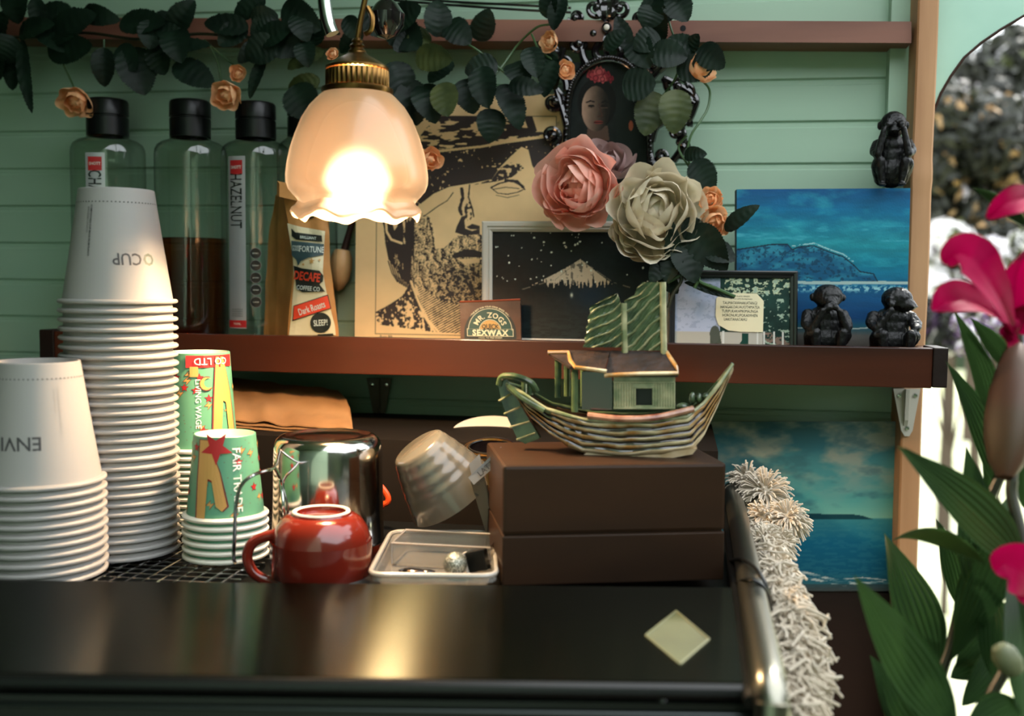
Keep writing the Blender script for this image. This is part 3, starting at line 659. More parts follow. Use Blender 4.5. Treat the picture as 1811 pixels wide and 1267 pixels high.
# wooden box
zw = TZ; Yf0 = -.505; 
wf0, wf1 = PZ(892, 1040, TZ), PZ(1283, 1044, TZ)
wf0 = Vector((wf0.x, wf0.y, 0)); wf1 = Vector((wf1.x, wf1.y, 0))
wf0 = Vector((P(889,900,-.525).x, -.525, 0)); wf1 = Vector((P(1283,900,-.470).x, -.470, 0))
ztop = (P(889,826,-.525).z + P(1281,818,-.470).z)/2
dirx = (wf1-wf0).normalized(); diry = Vector((-dirx.y, dirx.x, 0)); W_ = (wf1-wf0).length; D_ = .13
def wb(u, d, z): return wf0 + dirx*u + diry*d + Vector((0,0,z))
zs = wf_z = P(1080, 945, -.5).z
box = thing('wooden_box', (wb(W_/2, D_/2, TZ)), 'plain walnut-brown wooden box carrying the ceramic boat', 'box')
def wbx(u0,u1,d0,d1,z0,z1,r,name,rr_=None):
    b = MB(); b.bbox((u0,d0,z0),(u1,d1,z1), r); b.v = [wb(p.x,p.y,p.z) for p in b.v]; return b.build(name, M_boxwood, box, smooth=False)
wbx(0, W_, 0, D_, TZ, zs-.0004, .0015, 'base'); wbx(0, W_, 0, D_, zs+.0006, ztop, .003, 'lid'); wbx(.002, W_-.002, .002, D_-.002, zs-.002, zs+.002, .0005, 'inner_seam')
# ================================================================ CERAMIC BOAT
Yb_ = -.435; boat = thing('ceramic_boat', (P(1130,810,Yb_).x, Yb_, ztop), 'glazed ceramic sailing junk ornament on top of the wooden box', 'boat ornament')
sB = scale_at(Yb_, 1100); kz = ztop - P(1130, 806, Yb_).z
def B(x, y, d=0): p = P(x, y, Yb_); return Vector((p.x, Yb_+d, p.z+kz))
sheer = [(897,682),(930,697),(971,722),(1010,733),(1042,740),(1100,744),(1160,742),(1215,735),(1245,712),(1272,680),(1296,647)]
keel = [(905,694),(940,740),(975,768),(1005,788),(1030,799),(1100,806),(1170,803),(1225,795),(1246,770),(1268,722),(1297,658)]
hw = [.003,.014,.020,.024,.026,.027,.026,.022,.015,.009,.003]
def lerp_t(T, u):
    f = u*(len(T)-1); i = min(int(f), len(T)-2); t = f-i
    a, b = T[i], T[i+1]
    return tuple(a[k]*(1-t)+b[k]*t for k in range(len(a))) if hasattr(a, '__len__') else a*(1-t)+b*t
NB = 5
def hull(side):
    mb = MB()
    def fn(u, v):
        s_, k_, h_ = lerp_t(sheer, u), lerp_t(keel, u), lerp_t(hw, u)
        px_, py_ = s_[0]*(1-v)+k_[0]*v, s_[1]*(1-v)+k_[1]*v
        w_ = h_*(1-v*.62)**.5 + .0026*abs(sin(v*pi*NB))**.7*(1 if 0.02 < u < .98 else .3) + noise.noise(Vector((u*30, v*9, side)))*.0008
        py_ += noise.noise(Vector((u*14, v*4, 2)))*2.0
        return B(px_, py_, side*w_)
    def mf(u, v):
        q = v*NB; fr = q-int(q)
        if v > .86 and u > .30: return 3
        if fr < .26 or fr > .80: return 1
        return 2 if u < .22 and v < .45 else 0
    mb.grid(fn, 90, 48, 0, mfn=mf); return mb
h1 = hull(-1); h2 = hull(1); h1.add(h2.v, [f[::-1] for f in h2.f]); h1.m[len(h1.m)-len(h2.m):] = h2.m
# keel plate
kp_ = [(1032,792),(1028,801),(1040,811),(1110,813),(1180,809),(1232,800),(1246,780),(1238,790),(1150,799),(1080,800)]
h1.prism([B(x, y, -.0175+.0) for x, y in [(1044,797),(1034,803),(1042,812),(1110,814),(1180,810),(1224,802),(1232,792),(1150,801),(1090,803)]], (0, .035, 0), 3)
h1.build('hull', [M_glazeO, M_glazeD, M_glazeG, M_bisque], boat, sharp=80)
mb = MB()
def deck(u, v):
    s_, h_ = lerp_t(sheer, .04+u*.92), lerp_t(hw, .04+u*.92); return B(s_[0], s_[1]+5, (v*2-1)*h_*.98)
mb.grid(deck, 40, 4); mb.build('deck', M_glazeD, boat)
for sd_ in (-1, 1):
    mb = MB(); pts = [B(*lerp_t(sheer, u/30)[:2], sd_*(lerp_t(hw, u/30)+.001)) for u in range(31)]
    mb.tube(pts, [.0016+.0009*sin(i) * .3 for i in range(31)], 8); mb.build('gunwale', M_glazeL if sd_ < 0 else M_glazeG, boat)
mb = MB(); mb.tube(crv([B(1044,732,-.0285), B(1100,737,-.031), B(1160,735,-.030), B(1226,722,-.023)], 6), [.003]*19, 8, 0); o = mb.build('side_plank', mat('pinkish_glaze_plank', (190,140,112), .25, coat=.6, var=((120,60,40), 70, 4), bump=(60,.3)), boat)
# rudder
rud = [(881,679),(890,668),(905,688),(925,725),(944,757),(956,778),(930,788),(917,781),(900,745),(888,712)]
mb = MB(); mb.prism([B(x, y, -.004) for x, y in rud], (0, .009, 0))
o = mb.build('rudder', M_glazeG, boat)
mb = MB()
for (a_, b_) in (((884,712),(905,700)),((893,735),(922,722)),((903,758),(938,748)),((915,780),(948,768))): mb.tube([B(*a_,-.005), B(*b_,-.005)], .0012, 6)
mb.build('rudder_line', M_glazeL, o)
mb = MB(); mb.tube(crv([B(884,684,-.004), B(890,670,-.006), B(915,668,-.012), B(942,678,-.014), B(952,694,-.012)], 5), .0032, 10); mb.tube(crv([B(903,686,-.01), B(930,706,-.018), B(968,726,-.022)], 5), .003, 8)
mb.tube([B(940,682,-.013), B(941,700,-.013)], .0026, 8).tube([B(925,678,.006), B(925,700,.006)], .0026, 8); mb.build('stern_rail', M_glazeG, boat)
# cabins
def bx(x0_, y0_, x1_, y1_, d0, d1): # px rect extruded between depths
    return [B(x0_,y1_,d0), B(x1_,y1_,d0), B(x1_,y1_,d1), B(x0_,y1_,d1), B(x0_,y0_,d0), B(x1_,y0_,d0), B(x1_,y0_,d1), B(x0_,y0_,d1)]
cab = MB()
for (a_, b_) in ((1087,1124),(1156,1194)): cab.hexa(bx(a_, 664, b_, 724, -.0165, -.0135))
cab.hexa(bx(1124,664,1156,686,-.0165,-.0135)); cab.hexa(bx(1124,717,1156,724,-.0165,-.0135))
cab.hexa(bx(1190,664,1194,724,-.0135,.0135)); cab.hexa(bx(1087,664,1194,724,.0135,.0165)); cab.hexa(bx(1087,664,1090,724,-.0135,.0135))
cabin = cab.build('cabin', M_glazeL, boat, smooth=False)
mb = MB()
for k in range(24):
    x = 1089+k*4.5
    if x > 1193: break
    if 1122 < x < 1158:
        continue
    mb.tube([B(x, 678, -.0168), B(x, 722, -.0168)], .0009, 5)
for yy in (668, 677, 722): mb.tube([B(1087, yy, -.017), B(1194, yy, -.017)], .0011, 5)
for q in (((1124,686),(1124,717)),((1156,686),(1156,717)),((1124,686),(1156,686))): mb.tube([B(*q[0],-.017), B(*q[1],-.017)], .0011, 5)
mb.build('bamboo_slat', M_glazeL, cabin)
mb = MB(); mb.hexa(bx(1031,660,1084,726,-.012,.013)); mb.build('porch_shade_block', M_glazeD, boat, smooth=False)  # solid dark block stands in for the shade inside the open porch
for (x, y0_, y1_, d) in ((988,634,706,-.004),(1020,646,728,-.018),(1000,636,708,.016),(1030,650,726,.014)):
    mb = MB(); mb.tube([B(x, y0_, d), B(x, y1_, d)], .0032, 10); mb.build('cabin_post', M_glazeG, boat)
M_roof = mat('matt_brown_roof_glaze', (50,36,28), .5, spec=.3, var=((30,22,17), 60, 4), bump=(140,.8,.002))
rf = MB(); rf.add([B(1072,662,-.024), B(1199,662,-.024), B(1178,626,.0), B(1080,624,.0), B(1078,656,.024), B(1196,656,.024), B(1072,667,-.024), B(1199,667,-.024), B(1178,630,.0), B(1080,628,.0), B(1078,661,.024), B(1196,661,.024)],
       [(0,1,2,3),(3,2,5,4),(6,9,8,7),(9,10,11,8),(0,6,7,1),(1,7,8,2),(2,8,11,5),(0,3,9,6),(3,4,10,9),(4,5,11,10)])
mb = rf; MB().hexa(bx(1092,668,1190,722,-.012,.012)).build('cabin_shade_block', M_black, boat, smooth=False)  # black block puts the shade behind the cabin window into colour
roof = mb.build('roof', M_roof, boat, smooth=False)
mb = MB(); mb.tube([B(1072,664,-.0245), B(1135,661,-.0245), B(1199,660,-.0245), B(1196,650,-.018), B(1179,627,0)], .0019, 8); mb.build('roof_edge', M_glazeO, roof)
rf = MB(); rf.add([B(1012,648,-.024), B(1073,652,-.024), B(1079,624,.0), B(996,623,.0), B(970,627,-.006), B(972,631,-.006), B(1012,653,-.024), B(1073,656,-.024), B(1078,640,.022), B(990,640,.022)],
       [(0,1,2,3),(0,3,4),(0,4,5,6),(0,6,7,1),(3,2,8,9)])
roof2 = rf.build('roof', M_roof, boat, smooth=False)
mb = MB(); mb.tube([B(970,627,-.006), B(1006,627,-.004), B(1012,640,-.016), B(1022,650,-.0245), B(1055,654,-.0245), B(1076,657,-.0245)], .002, 8); mb.build('roof_edge', M_glazeO, roof2)
# masts and sails
for (x0_, x1_, y0_, y1_) in ((1103,1105,540,628),(1172,1174,503,634)):
    mb = MB(); mb.tube([B(x1_, y1_, 0), B(x0_+.5, (y0_+y1_)/2, 0), B(x0_, y0_, 0)], .0030, 12); mb.build('mast', M_glazeL, boat)
def sail(outline_l, outline_r, d, seed):
    mb = MB(); n = 34
    def fn(u, v):
        yl = outline_l[0][1]*(1-v)+outline_l[-1][1]*v; 
        def xa(T, y):
            for (xa_, ya_), (xb_, yb2) in zip(T, T[1:]):
                if ya_ <= y <= yb2: return xa_+(xb_-xa_)*(y-ya_)/(yb2-ya_)
            return T[-1][0]
        x = xa(outline_l, yl)*(1-u)+xa(outline_r, yl)*u
        jag = 3.0*abs(sin(v*pi*5.5))*(1-u) 
        rib = max(0, sin((v*5.5 + u*2.4 + .22*sin(u*5+seed))*2*pi))**2
        fine = .9*sin((v*30+u*22+seed)*1.9)
        return B(x-jag, yl-(1-v)*(1-u)*0, d-.0024*rib-.0006*fine)
    def mf(u, v):
        rib = sin((v*5.5 + u*2.4 + .22*sin(u*5+seed))*2*pi); return 1 if rib > .72 else 0
    mb.grid(fn, 44, 120, 0, mfn=mf)
    k = len(mb.v); W2 = 45; back = [Vector((p.x, Yb_+d+.003, p.z)) for p in mb.v]; f0 = [f[:] for f in mb.f]
    mb.add(back, [f[::-1] for f in f0], 0)
    bd = [i for i in range(W2)] + [j*W2+W2-1 for j in range(1, 121)] + [120*W2+i for i in range(W2-2, -1, -1)] + [j*W2 for j in range(119, 0, -1)]
    for a_, b_ in zip(bd, bd[1:]+bd[:1]): mb.f.append([a_, b_, b_+k, a_+k]); mb.m.append(1)
    return mb
sail([(1088,523),(1047,545),(1041,575),(1034,618)], [(1092,523),(1098,540),(1101,560),(1101,618)], -.001, 1).build('sail', [M_glazeG, M_glazeL], boat, sharp=80)
sail([(1136,503),(1122,526),(1107,536),(1108,570),(1106,624)], [(1170,503),(1171,530),(1171,560),(1172,624)], .001, 4).build('sail', [M_glazeG, M_glazeL], boat, sharp=80)
for (x, y, rx_, rz_) in ((1208,722,.006,.0035),(1224,708,.003,.006),(1236,708,.003,.005),(1248,704,.004,.003)):
    mb = MB(); mb.ball(B(x, y, -.004), (rx_, .006, rz_)); mb.build('bow_fitting', M_glazeG, boat)
# ================================================================ PAPER BAG STACK AND PLATE ON LEDGE
bgx = Vector((P(520,760,-.2).x, -.18, lz))
first = None
for k in range(8):
    mb = MB(); sk = random.Random(k); top_ = k == 7
    a0, b0_, c0_, d0_ = (P(385,742+0,-.215), P(628-k*1.2+sk.uniform(-3,3),762,-.215), P(612+sk.uniform(-3,3),694,-.085), P(392,668,-.085))
    low = Vector((sk.uniform(-.004,.004), 0, -.0042*(7-k)))
    def fn(u, v, a0=a0, b0_=b0_, c0_=c0_, d0_=d0_, low=low, k=k):
        p = (a0*(1-u)+b0_*u)*(1-v)+(d0_*(1-u)+c0_*u)*v + low
        if u > .93 and v > .75: p += Vector((-.010*(u-.93)/.07*(v-.75)/.25, 0, 0))
        return p + Vector((0,0, noise.noise(Vector((u*7+k, v*4, k)))*.0022*(2 if k == 7 else .6) + .0015))
    mb.grid(fn, 40, 14); o_ = len(mb.v); mb.add([p-Vector((0,0,.0016)) for p in mb.v], [f[::-1] for f in mb.f]); W2 = 41
    bd = list(range(W2)) + [j*W2+40 for j in range(1,15)] + [14*W2+i for i in range(39,-1,-1)] + [j*W2 for j in range(13,0,-1)]
    for a_, b_ in zip(bd, bd[1:]+bd[:1]): mb.f.append([b_, a_, a_+o_, b_+o_]); mb.m.append(0)
    o = mb.build('paper_bag', M_kraft2, base=bgx+Vector((0,0,.002*k)))
    tag(o, 'crinkled brown paper bag on top of the flat bag stack under the shelf' if top_ else 'flat brown paper bag within the stack under the shelf, edge showing', 'paper bag', 'flat brown paper bags under the shelf')
mb = MB(); mb.lathe([(0,.003),(.028,.003),(.042,.007),(.0455,.0115),(.0448,.0118),(.040,.0085),(.027,.0045),(0,.0045)], 40, P(866,777,-.14)+Vector((0,0,.000)), (0,-.28,1))
o = mb.build('saucer', M_mugring, base=P(866,777,-.14)); tag(o, 'white saucer tilted behind the box under the shelf', 'saucer')
mb = MB(); q = P(866,797,-.30)
for k in range(5): mb.tube([q+Vector(((.030-.002*k)*cos(a)*1.0, (.02)*sin(a)+.0, (.009-.0012*k)*sin(a)+.001*k)) for a in [i*2*pi/32 for i in range(33)]], .0016 if k % 2 else .0012, 6, k % 2)
o = mb.build('gold_rimmed_bowl', [M_black, M_brass], base=q-Vector((0,0,.02))); tag(o, 'stack of dark bowls with thin gold rims behind the docket', 'bowl')
mb = MB(); mb.lathe([(.012,-.058),(.020,-.05),(.029,-.02),(.031,0),(.029,0),(.026,-.018),(.0,-.045)], 32, q, (0,-.35,1)); x_ = mb.build('bowl_body', M_blackg, o)
# ================================================================ SYRUP BOTTLES
def at_shelf(px, Y): return Vector((P(px, 600, Y).x, Y, SZ))
def cylf(c, r, ang, zc, rot=0, eps=.0004):
    def f(x, y):
        if rot: x, y = x*cos(rot)-y*sin(rot), x*sin(rot)+y*cos(rot)
        t = ang+x/r; rr = r+eps; return (c.x+rr*sin(t), c.y-rr*cos(t), zc+y)
    return f
def bottle(px, Y, hwpx, pytop, pyneck, label, fill=None, lab_ang=None, word='', discs_ang=None, name_z=None):
    c = at_shelf(px, Y); s_ = scale_at(Y, px); r = hwpx*s_; H = P(px, pytop, Y).z-SZ; hn = P(px, pyneck, Y).z-SZ; rc_ = 32*s_
    b = thing('syrup_bottle', c, label, 'bottle', 'syrup bottles on the shelf')
    mb = MB(); mb.lathe([(0,.004),(r*.8,.0015),(r*.93,.0),(r*.985,.003),(r,.009),(r,hn-.022),(r*.985,hn-.014),(r*.93,hn-.008),(r*.80,hn-.0035),(rc_*1.08,hn-.0005),(rc_*.95,hn+.004)], 56, c); mb.build('bottle_glass', M_glass, b)
    mb = MB(); mb.lathe([(rc_*.97,hn+.0025),(rc_*1.03,hn+.003),(rc_*1.03,hn+(H-hn)*.52),(rc_*.97,hn+(H-hn)*.54),(rc_*.97,hn+(H-hn)*.565),(rc_*1.04,hn+(H-hn)*.58),(rc_*1.03,H-.004),(rc_*.97,H-.0012),(rc_*.86,H),(0,H)], 48, c); mb.build('cap', M_black, b)
    if fill is not None:
        mb = MB(); zf = P(px, fill, Y).z-SZ; ri = r-.003; mb.lathe([(0,.006),(ri*.9,.006),(ri,.011),(ri,zf-.001),(ri-.001,zf),(0,zf-.0006)], 48, c); o = mb.build('syrup', M_syrup, b); tag(o, 'dark amber syrup')
    face = -atan2(c.x, c.y-CAM.y)
    if lab_ang is not None:
        a0 = face+lab_ang; mb = MB(); zt = c.z+hn-.024; zb_ = c.z+.018; w_ = .0125
        mb.grid(lambda u, v: ((c.x+(r+.0004)*sin(a0+(u*2-1)*w_/r)), c.y-(r+.0004)*cos(a0+(u*2-1)*w_/r), zb_+(zt-zb_)*v), 8, 1); o = mb.build('label_strip', M_silver, b); tag(o, 'silver vertical label')
        mb = MB(); f = cylf(c, r, a0, zt-.014, eps=.0007)
        mb.grid(lambda u, v: f((u*2-1)*.0088, (v*2-1)*.0088), 8, 1, 0)
        put_text(mb, 'SHOTT', cylf(c, r, a0, zt-.014, eps=.001), .0054, 1, bold=.01, sx=.85)
        put_text(mb, word, cylf(c, r, a0, zt-.0560 if len(word) > 5 else zt-.038, rot=-pi/2, eps=.001), .0235, 2, sx=.58, bold=.008)
        mb.grid(lambda u, v: cylf(c, r, a0, zb_+.006, eps=.0007)((u*2-1)*w_, (v*2-1)*.0045), 8, 1, 0)
        put_text(mb, '750ML', cylf(c, r, a0, zb_+.006, eps=.001), .004, 1)
        for q_ in range(4): put_text(mb, 'CONCENTRATE', cylf(c, r, a0, zb_+.016+q_*.0028, eps=.001), .0022, 2)
        mb.build('label_print', [M_red, M_white, M_ink], o, smooth=False)
    if discs_ang is not None:
        a0 = face+discs_ang; mb = MB()
        for k in range(5):
            zc_ = c.z+.052+k*.0155; f = cylf(c, r, a0, zc_, eps=.0007)
            ring = [f(.0068*cos(t), .0068*sin(t)) for t in [i*2*pi/20 for i in range(20)]]; mb.add(ring, [list(range(20))], 0)
            put_text(mb, ('COFFEE','SHAKES','BAKING','DESSERT','DRINKS')[k], cylf(c, r, a0, zc_, eps=.0012), .0021, 1)
            mb.tube([f(.0068*cos(t), .0068*sin(t)) for t in [i*2*pi/20 for i in range(21)]], .0003, 4, 2)
        mb.build('printed_discs', [M_black, M_white, M_print2], b, smooth=False)
bottle(197, -.075, 58, 176, 245, 'clear syrup bottle with black cap half hidden behind the tallest cup stack', 430, -.35, 'CHAI')
bottle(341, -.075, 58, 178, 248, 'clear syrup bottle half full of amber liquid with no front label', 422, None, '', -1.15)
bottle(455, -.07, 57, 182, 250, 'clear syrup bottle labelled HAZELNUT on a silver strip', None, -.58, 'HAZELNUT', -.03)
bottle(545, -.045, 50, 176, 246, 'clear syrup bottle mostly hidden behind the coffee bag and lamp', None, None)
# ================================================================ COFFEE BAG
cb = thing('coffee_bag', at_shelf(540, -.11), 'kraft paper bag of decaf coffee with folded top and cream label', 'coffee bag')
Yc_ = -.125; zb = SZ
rows = [(594,466,508,600),(545,469,512,594),(500,469,517,589),(470,473,519,584),(430,474,516,583),(400,477,511,582),(370,484,505,579),(345,487,501,572)]
def bp(px_, py_, Y): p = P(px_, py_, Y); return p
mb = MB()
def front(u, v):
    r = lerp_t(rows, v); x = r[2]*(1-u)+r[3]*u; bul = .006*sin(pi*u)*sin(pi*min(1, v*1.2))
    p = P(x, r[0], Yc_-bul-.018*(1-v)*.4 + .010*u*0 + noise.noise(Vector((u*3, v*6, 1)))*.003); p.z = max(p.z, SZ+.0003) if v > 0 else SZ+.0003; return p
def side(u, v):
    r = lerp_t(rows, v); x = r[1]*(1-u)+r[2]*u; pinch = .012*sin(pi*u)*(1-v*.3)
    p = P(x + 0, r[0], Yc_-.0072*(1-v) + .045*(1-u) + pinch + noise.noise(Vector((u*3, v*7, 5)))*.004*sin(pi*u)); p.z = max(p.z, SZ+.0003) if v > 0 else SZ+.0003; return p
def back(u, v):
    r = lerp_t(rows, v); p = P(r[3]*(1-u)+r[1]*u, r[0], Yc_+.045 - .035*v*0); p.z = max(p.z, SZ+.0003) if v > 0 else SZ+.0003; q = P(r[3], r[0], Yc_-.0072*(1-v)); q.z = p.z; return p if u > .15 else q
mb.grid(front, 14, 30).grid(side, 12, 30).grid(back, 8, 12)
mb.build('bag_body', M_kraft, cb, sharp=50)
mb = MB()
def fold(u, v):
    a_ = P(487*(1-u)+572*u, 347, Yc_+.02); 
    y = 347-27*sin(v*pi) if v < .5 else 320+28*(v-.5)*2
    x = 490*(1-u)+(545)*u+ (4 if v > .5 else 0)*(1-u); dy = 12*u
    return P(x, y+dy, Yc_+.016-.034*v)
mb.grid(fold, 8, 12); o = mb.build('folded_top', M_kraft, cb, sharp=50)
# cream label and prints; label coordinates in its own 0..1 square over the front face
def LF(x, y, e=.0006):   # x,y in bag front face px-like units
    r = None
    for a_, b_ in zip(rows, rows[1:]):
        if b_[0] <= y <= a_[0]: t = (a_[0]-y)/(a_[0]-b_[0]); r = tuple(a_[k]*(1-t)+b_[k]*t for k in range(4)); v = (rows.index(a_)+t)/(len(rows)-1); break
    if r is None: r = rows[0]; v = 0
    u = (x-r[2])/(r[3]-r[2]); p = front(max(0, min(1, u)), v); q = P(x, y, p.y-e*2); q.z = max(q.z, SZ+.0004); return q
def lab(mb, pts, mi, e): 
    b = bmesh.new(); vs = [b.verts.new((x, y, 0)) for x, y in pts]; f = b.faces.new(vs); bmesh.ops.triangulate(b, faces=[f])
    for _ in range(3): bmesh.ops.subdivide_edges(b, edges=[q for q in b.edges if q.calc_length() > 9], cuts=1); bmesh.ops.triangulate(b, faces=b.faces[:])
    b.verts.index_update(); mb.add([LF(v.co.x, v.co.y, e) for v in b.verts], [[v.index for v in f.verts] for f in b.faces], mi); b.free()
mb = MB(); lab(mb, [(508,395),(530,401),(575,409),(573,440),(571,480),(575,505),(584,545),(592,575),(594,593),(511,593),(515,560),(517,530),(520,500),(518,460),(513,425)], 0, .0008)
lo_ = mb.build('label', M_cream, cb, smooth=False); tag(lo_, 'cream paper label')
mb = MB(); E_ = .0016
lab(mb, [(515,404),(522,411),(569,417),(570,428),(524,424),(516,418)], 0, E_)
lab(mb, [(515,426),(573,432),(572,451),(545,456),(532,462),(527,470),(524,460),(516,452)], 1, E_)
lab(mb, [(519,470),(535,475),(565,479),(572,488),(571,498),(565,503),(556,505),(575,516),(535,517),(524,511),(523,500)], 0, E_)
lab(mb, [(519,541),(580,521),(586,546),(517,568)], 0, E_); lab(mb, [(520,542),(579,523),(584.5,545),(518.5,566)], 2, .0020)
lab(mb, [(567+18.5*cos(t), 571+18*sin(t)) for t in [i*2*pi/24 for i in range(24)]], 0, E_)
lab(mb, [(562,591.5),(589,590),(590,593.5),(562,593.5)], 0, E_)
for x, y in ((551,462),(536,468),(565,460)): lab(mb, [(x+q[0], y+q[1]) for q in star(0, 0, 6 if x == 551 else 3, a0=-pi/2)], 3, E_)
def T(s, x0, y0, size, mi, rot=0, sx=1, bold=.01, e=.0026, skew=0):
    ca, sa = cos(rot), sin(rot); put_text(mb, s, lambda x, y: LF(x0+x*ca+y*sa, y0+x*sa-y*ca + skew*x*x, e), size, mi, sx=sx, bold=bold)
T('BRILLIANT', 545, 420.5, 7, 4, .08, .9); T('GOOD', 523.5, 439, 14, 4, .05, .32); T('FORTUNE', 551, 441, 15, 4, .05, .66)
T('DECAFE', 543, 489, 21, 5, .12, .62, .03); T('COFFEE CO', 545, 510, 11, 4, .1, .72); T('Dark Roasts', 551, 545, 17, 4, -.32, .58); T('SLEEP!', 567, 571, 15, 4, -.08, .62)
mb.build('label_print', [M_ink, M_navy, M_orange, M_yel, M_white, M_orange], lo_, smooth=False)
mb = MB(); lab(mb, [(545+16*cos(t), 374+14*sin(t)) for t in [i*2*pi/20 for i in range(20)]], 0, .001); o = mb.build('round_sticker', M_ink, cb, smooth=False); tag(o, 'round black sticker')
# hanging wooden scoop
wsp = thing('wooden_scoop', P(600,520,-.02), 'small wooden scoop with dark handle hanging behind the coffee bag', 'scoop')
mb = MB(); mb.tube([P(628,375,-.02), P(618,410,-.022), P(609,442,-.024)], [.0045,.004,.005], 10); mb.build('handle', M_darkwood, wsp)
mb = MB(); ccc = P(600,440,-.026); ex = P(598,520,-.026)
mb.lathe([(.001,0),(.010,.001),(.014,.010),(.0155,.025),(.013,.042),(.007,.053),(0,.057)], 28, P(606,441,-.03), tuple((P(597,518,-.03)-P(606,441,-.03)).normalized())); mb.build('scoop_bowl', mat('pale_scoop_wood', (206,164,108), .5, var=((176,130,80), 20, 5), bump=(40,.1)), wsp)
# ================================================================ INK POSTER (hat portrait)
M_paint = mat_attr('poster_print_surface', .6); M_paintg = mat_attr('glossy_print_surface', .4, .0, spec=.15); M_canvas = mat_attr('painted_canvas_surface', .45, .0, bump=(500,.25,.0006), spec=.25)
def slab(parent, name, corners, thick, material, shift=.0008):
    mb = MB(); n = (corners[1]-corners[0]).cross(corners[3]-corners[0]).normalized(); n = n if n.y > 0 else -n
    mb.prism([c+n*shift for c in corners], n*thick); return mb.build(name, material, parent, smooth=False)
def man(X, Y, sh):
    h, w_ = sh; x = (X-630)*2.88; y = (Y-160)*2.88
    img = C3(X, 238, 200, 144); st = fbm(sh, (8, 7), 3, 4)[..., None]; img = img*(.93+.12*st)
    fine = fbm(sh, (90, 85), 5, 3); hat = fbm(sh, (70, 14), 11, 3); vert = fbm(sh, (22, 80), 17, 3); blot = fbm(sh, (34, 34), 23, 3)
    ink = np.zeros(X.shape)
    inner = (x > 101) & (x < 1027) & (y > 131) & (y < 1240)
    crown = inpoly(x, y, [(320,240),(360,190),(430,131),(905,131),(925,208),(660,280),(330,310)])
    ink = np.where(crown & (hat > .50-.06*(x < 700)), 1, ink)
    ink = np.where(inpoly(x, y, [(860,131),(905,131),(930,206),(890,212)]), 1, ink)
    under = inpoly(x, y, [(340,318),(640,292),(760,270),(1027,232),(1027,430),(950,440),(905,380),(885,300),(850,285),(800,330),(740,390),(700,450),(600,470),(480,490),(400,525),(290,610),(282,570),(330,520),(350,470)])
    ink = np.where(under & (fine+.25*blot > .36), 1, ink)
    under2 = inpoly(x, y, [(700,450),(740,395),(790,365),(860,375),(862,395),(800,440),(730,460),(600,480)])
    ink = np.where(under2 & (fine > .40), 1, ink)
    ink = np.where(seg_d(x, y, [(320,318),(420,310),(640,285),(860,230),(1027,213)]) < 6, 0, ink)
    ink = np.where(inpoly(x, y, [(320,240),(640,262),(860,212),(1027,208),(1027,222),(860,238),(640,280),(330,300)]) & (hat > .47), 1, ink)
    # eye, nose
    for pl, t in (([(695,492),(740,470),(800,455),(850,480),(868,500)], 4), ([(695,492),(730,520),(780,525),(830,515),(862,500)], 2.4), ([(710,500),(770,490),(840,496)], 2), ([(720,530),(780,542),(840,528)], 1.6), ([(770,455),(830,460),(860,490)], 7), ([(545,500),(550,545),(535,600),(545,630)], 8), ([(585,480),(580,540),(600,600),(608,640)], 4), ([(500,520),(470,560),(420,590),(350,640)], 2.5), ([(375,655),(395,740),(405,810)], 3)):
        ink = np.where((seg_d(x, y, pl) < t*(.6+.8*fine)), 1, ink)
    ink = np.where(inpoly(x, y, [(545,640),(520,690),(512,720),(560,735),(640,728),(640,700),(600,712),(565,700),(560,660),(575,630)]), 1, ink)
    ink = np.where(inpoly(x, y, [(570,692),(600,676),(640,686),(640,702),(590,704)]), 1, ink)
    ink = np.where(inpoly(x, y, [(560,560),(585,520),(600,640),(585,670),(560,640)]) & (fine > .55), 1, ink)
    beard = inpoly(x, y, [(285,640),(340,625),(385,650),(400,720),(410,805),(455,800),(520,738),(640,728),(700,760),(700,1080),(560,1090),(430,1060),(330,1000),(230,940),(180,880),(160,800),(250,700)])
    dens = .50-.10*((x > 420) & (y > 900))+.05*((x > 430) & (y < 830)) + .03*(x < 400)
    curl = np.sin((x*.11+5*blot)*1.0+np.sin(y*.05+blot*9)*2.2+fine*7)*.5+.5
    ang = np.sin(blot*14)*1.1; hs = np.sin((x*np.cos(ang)+y*np.sin(ang))*.62+fine*8)*.5+.5
    ink = np.where(beard & (.34*curl+.33*fine+.33*hs > dens-.03), 1, ink)
    ink = np.where(inpoly(x, y, [(495,835),(560,805),(610,806),(700,830),(700,845),(560,845),(500,850)]), 1, ink)
    ink = np.where(inpoly(x, y, [(520,853),(640,850),(640,872),(560,880)]), 0, ink)
    hair = inpoly(x, y, [(125,645),(200,600),(300,610),(300,900),(290,1000),(240,960),(200,900),(165,860),(148,780),(140,700)])
    ink = np.where(hair & (vert > .33), 1, ink)
    ink = np.where((seg_d(x, y, [(150,660),(155,720),(180,760),(235,778)]) < 6) | inpoly(x, y, [(180,650),(205,640),(212,690),(195,715)]), 0, ink)
    for k in range(9): ink = np.where(seg_d(x, y, [(165+k*12, 870+k*6), (185+k*12, 930+k*6), (215+k*11, 975+k*6)]) < 3, 1, ink)
    coat = inpoly(x, y, [(101,1128),(180,1085),(240,1045),(275,990),(300,980),(330,1060),(370,1160),(425,1226),(101,1190)])
    ink = np.where(coat & (vert*.5+fine*.5 > .46), 1, ink)
    neck = inpoly(x, y, [(318,990),(430,1060),(560,1090),(700,1080),(700,1230),(440,1226),(380,1160),(335,1070)])
    diag = np.sin((x*.5+y*.9)*.55)*.5+.5
    ink = np.where(neck & (.5*diag+.5*fine > .44+.1*((x < 400))), 1, ink)
    ink = np.where((seg_d(x, y, [(285,970),(320,1060),(360,1150),(410,1220)]) < 6), 0, ink)
    ink = ink*inner
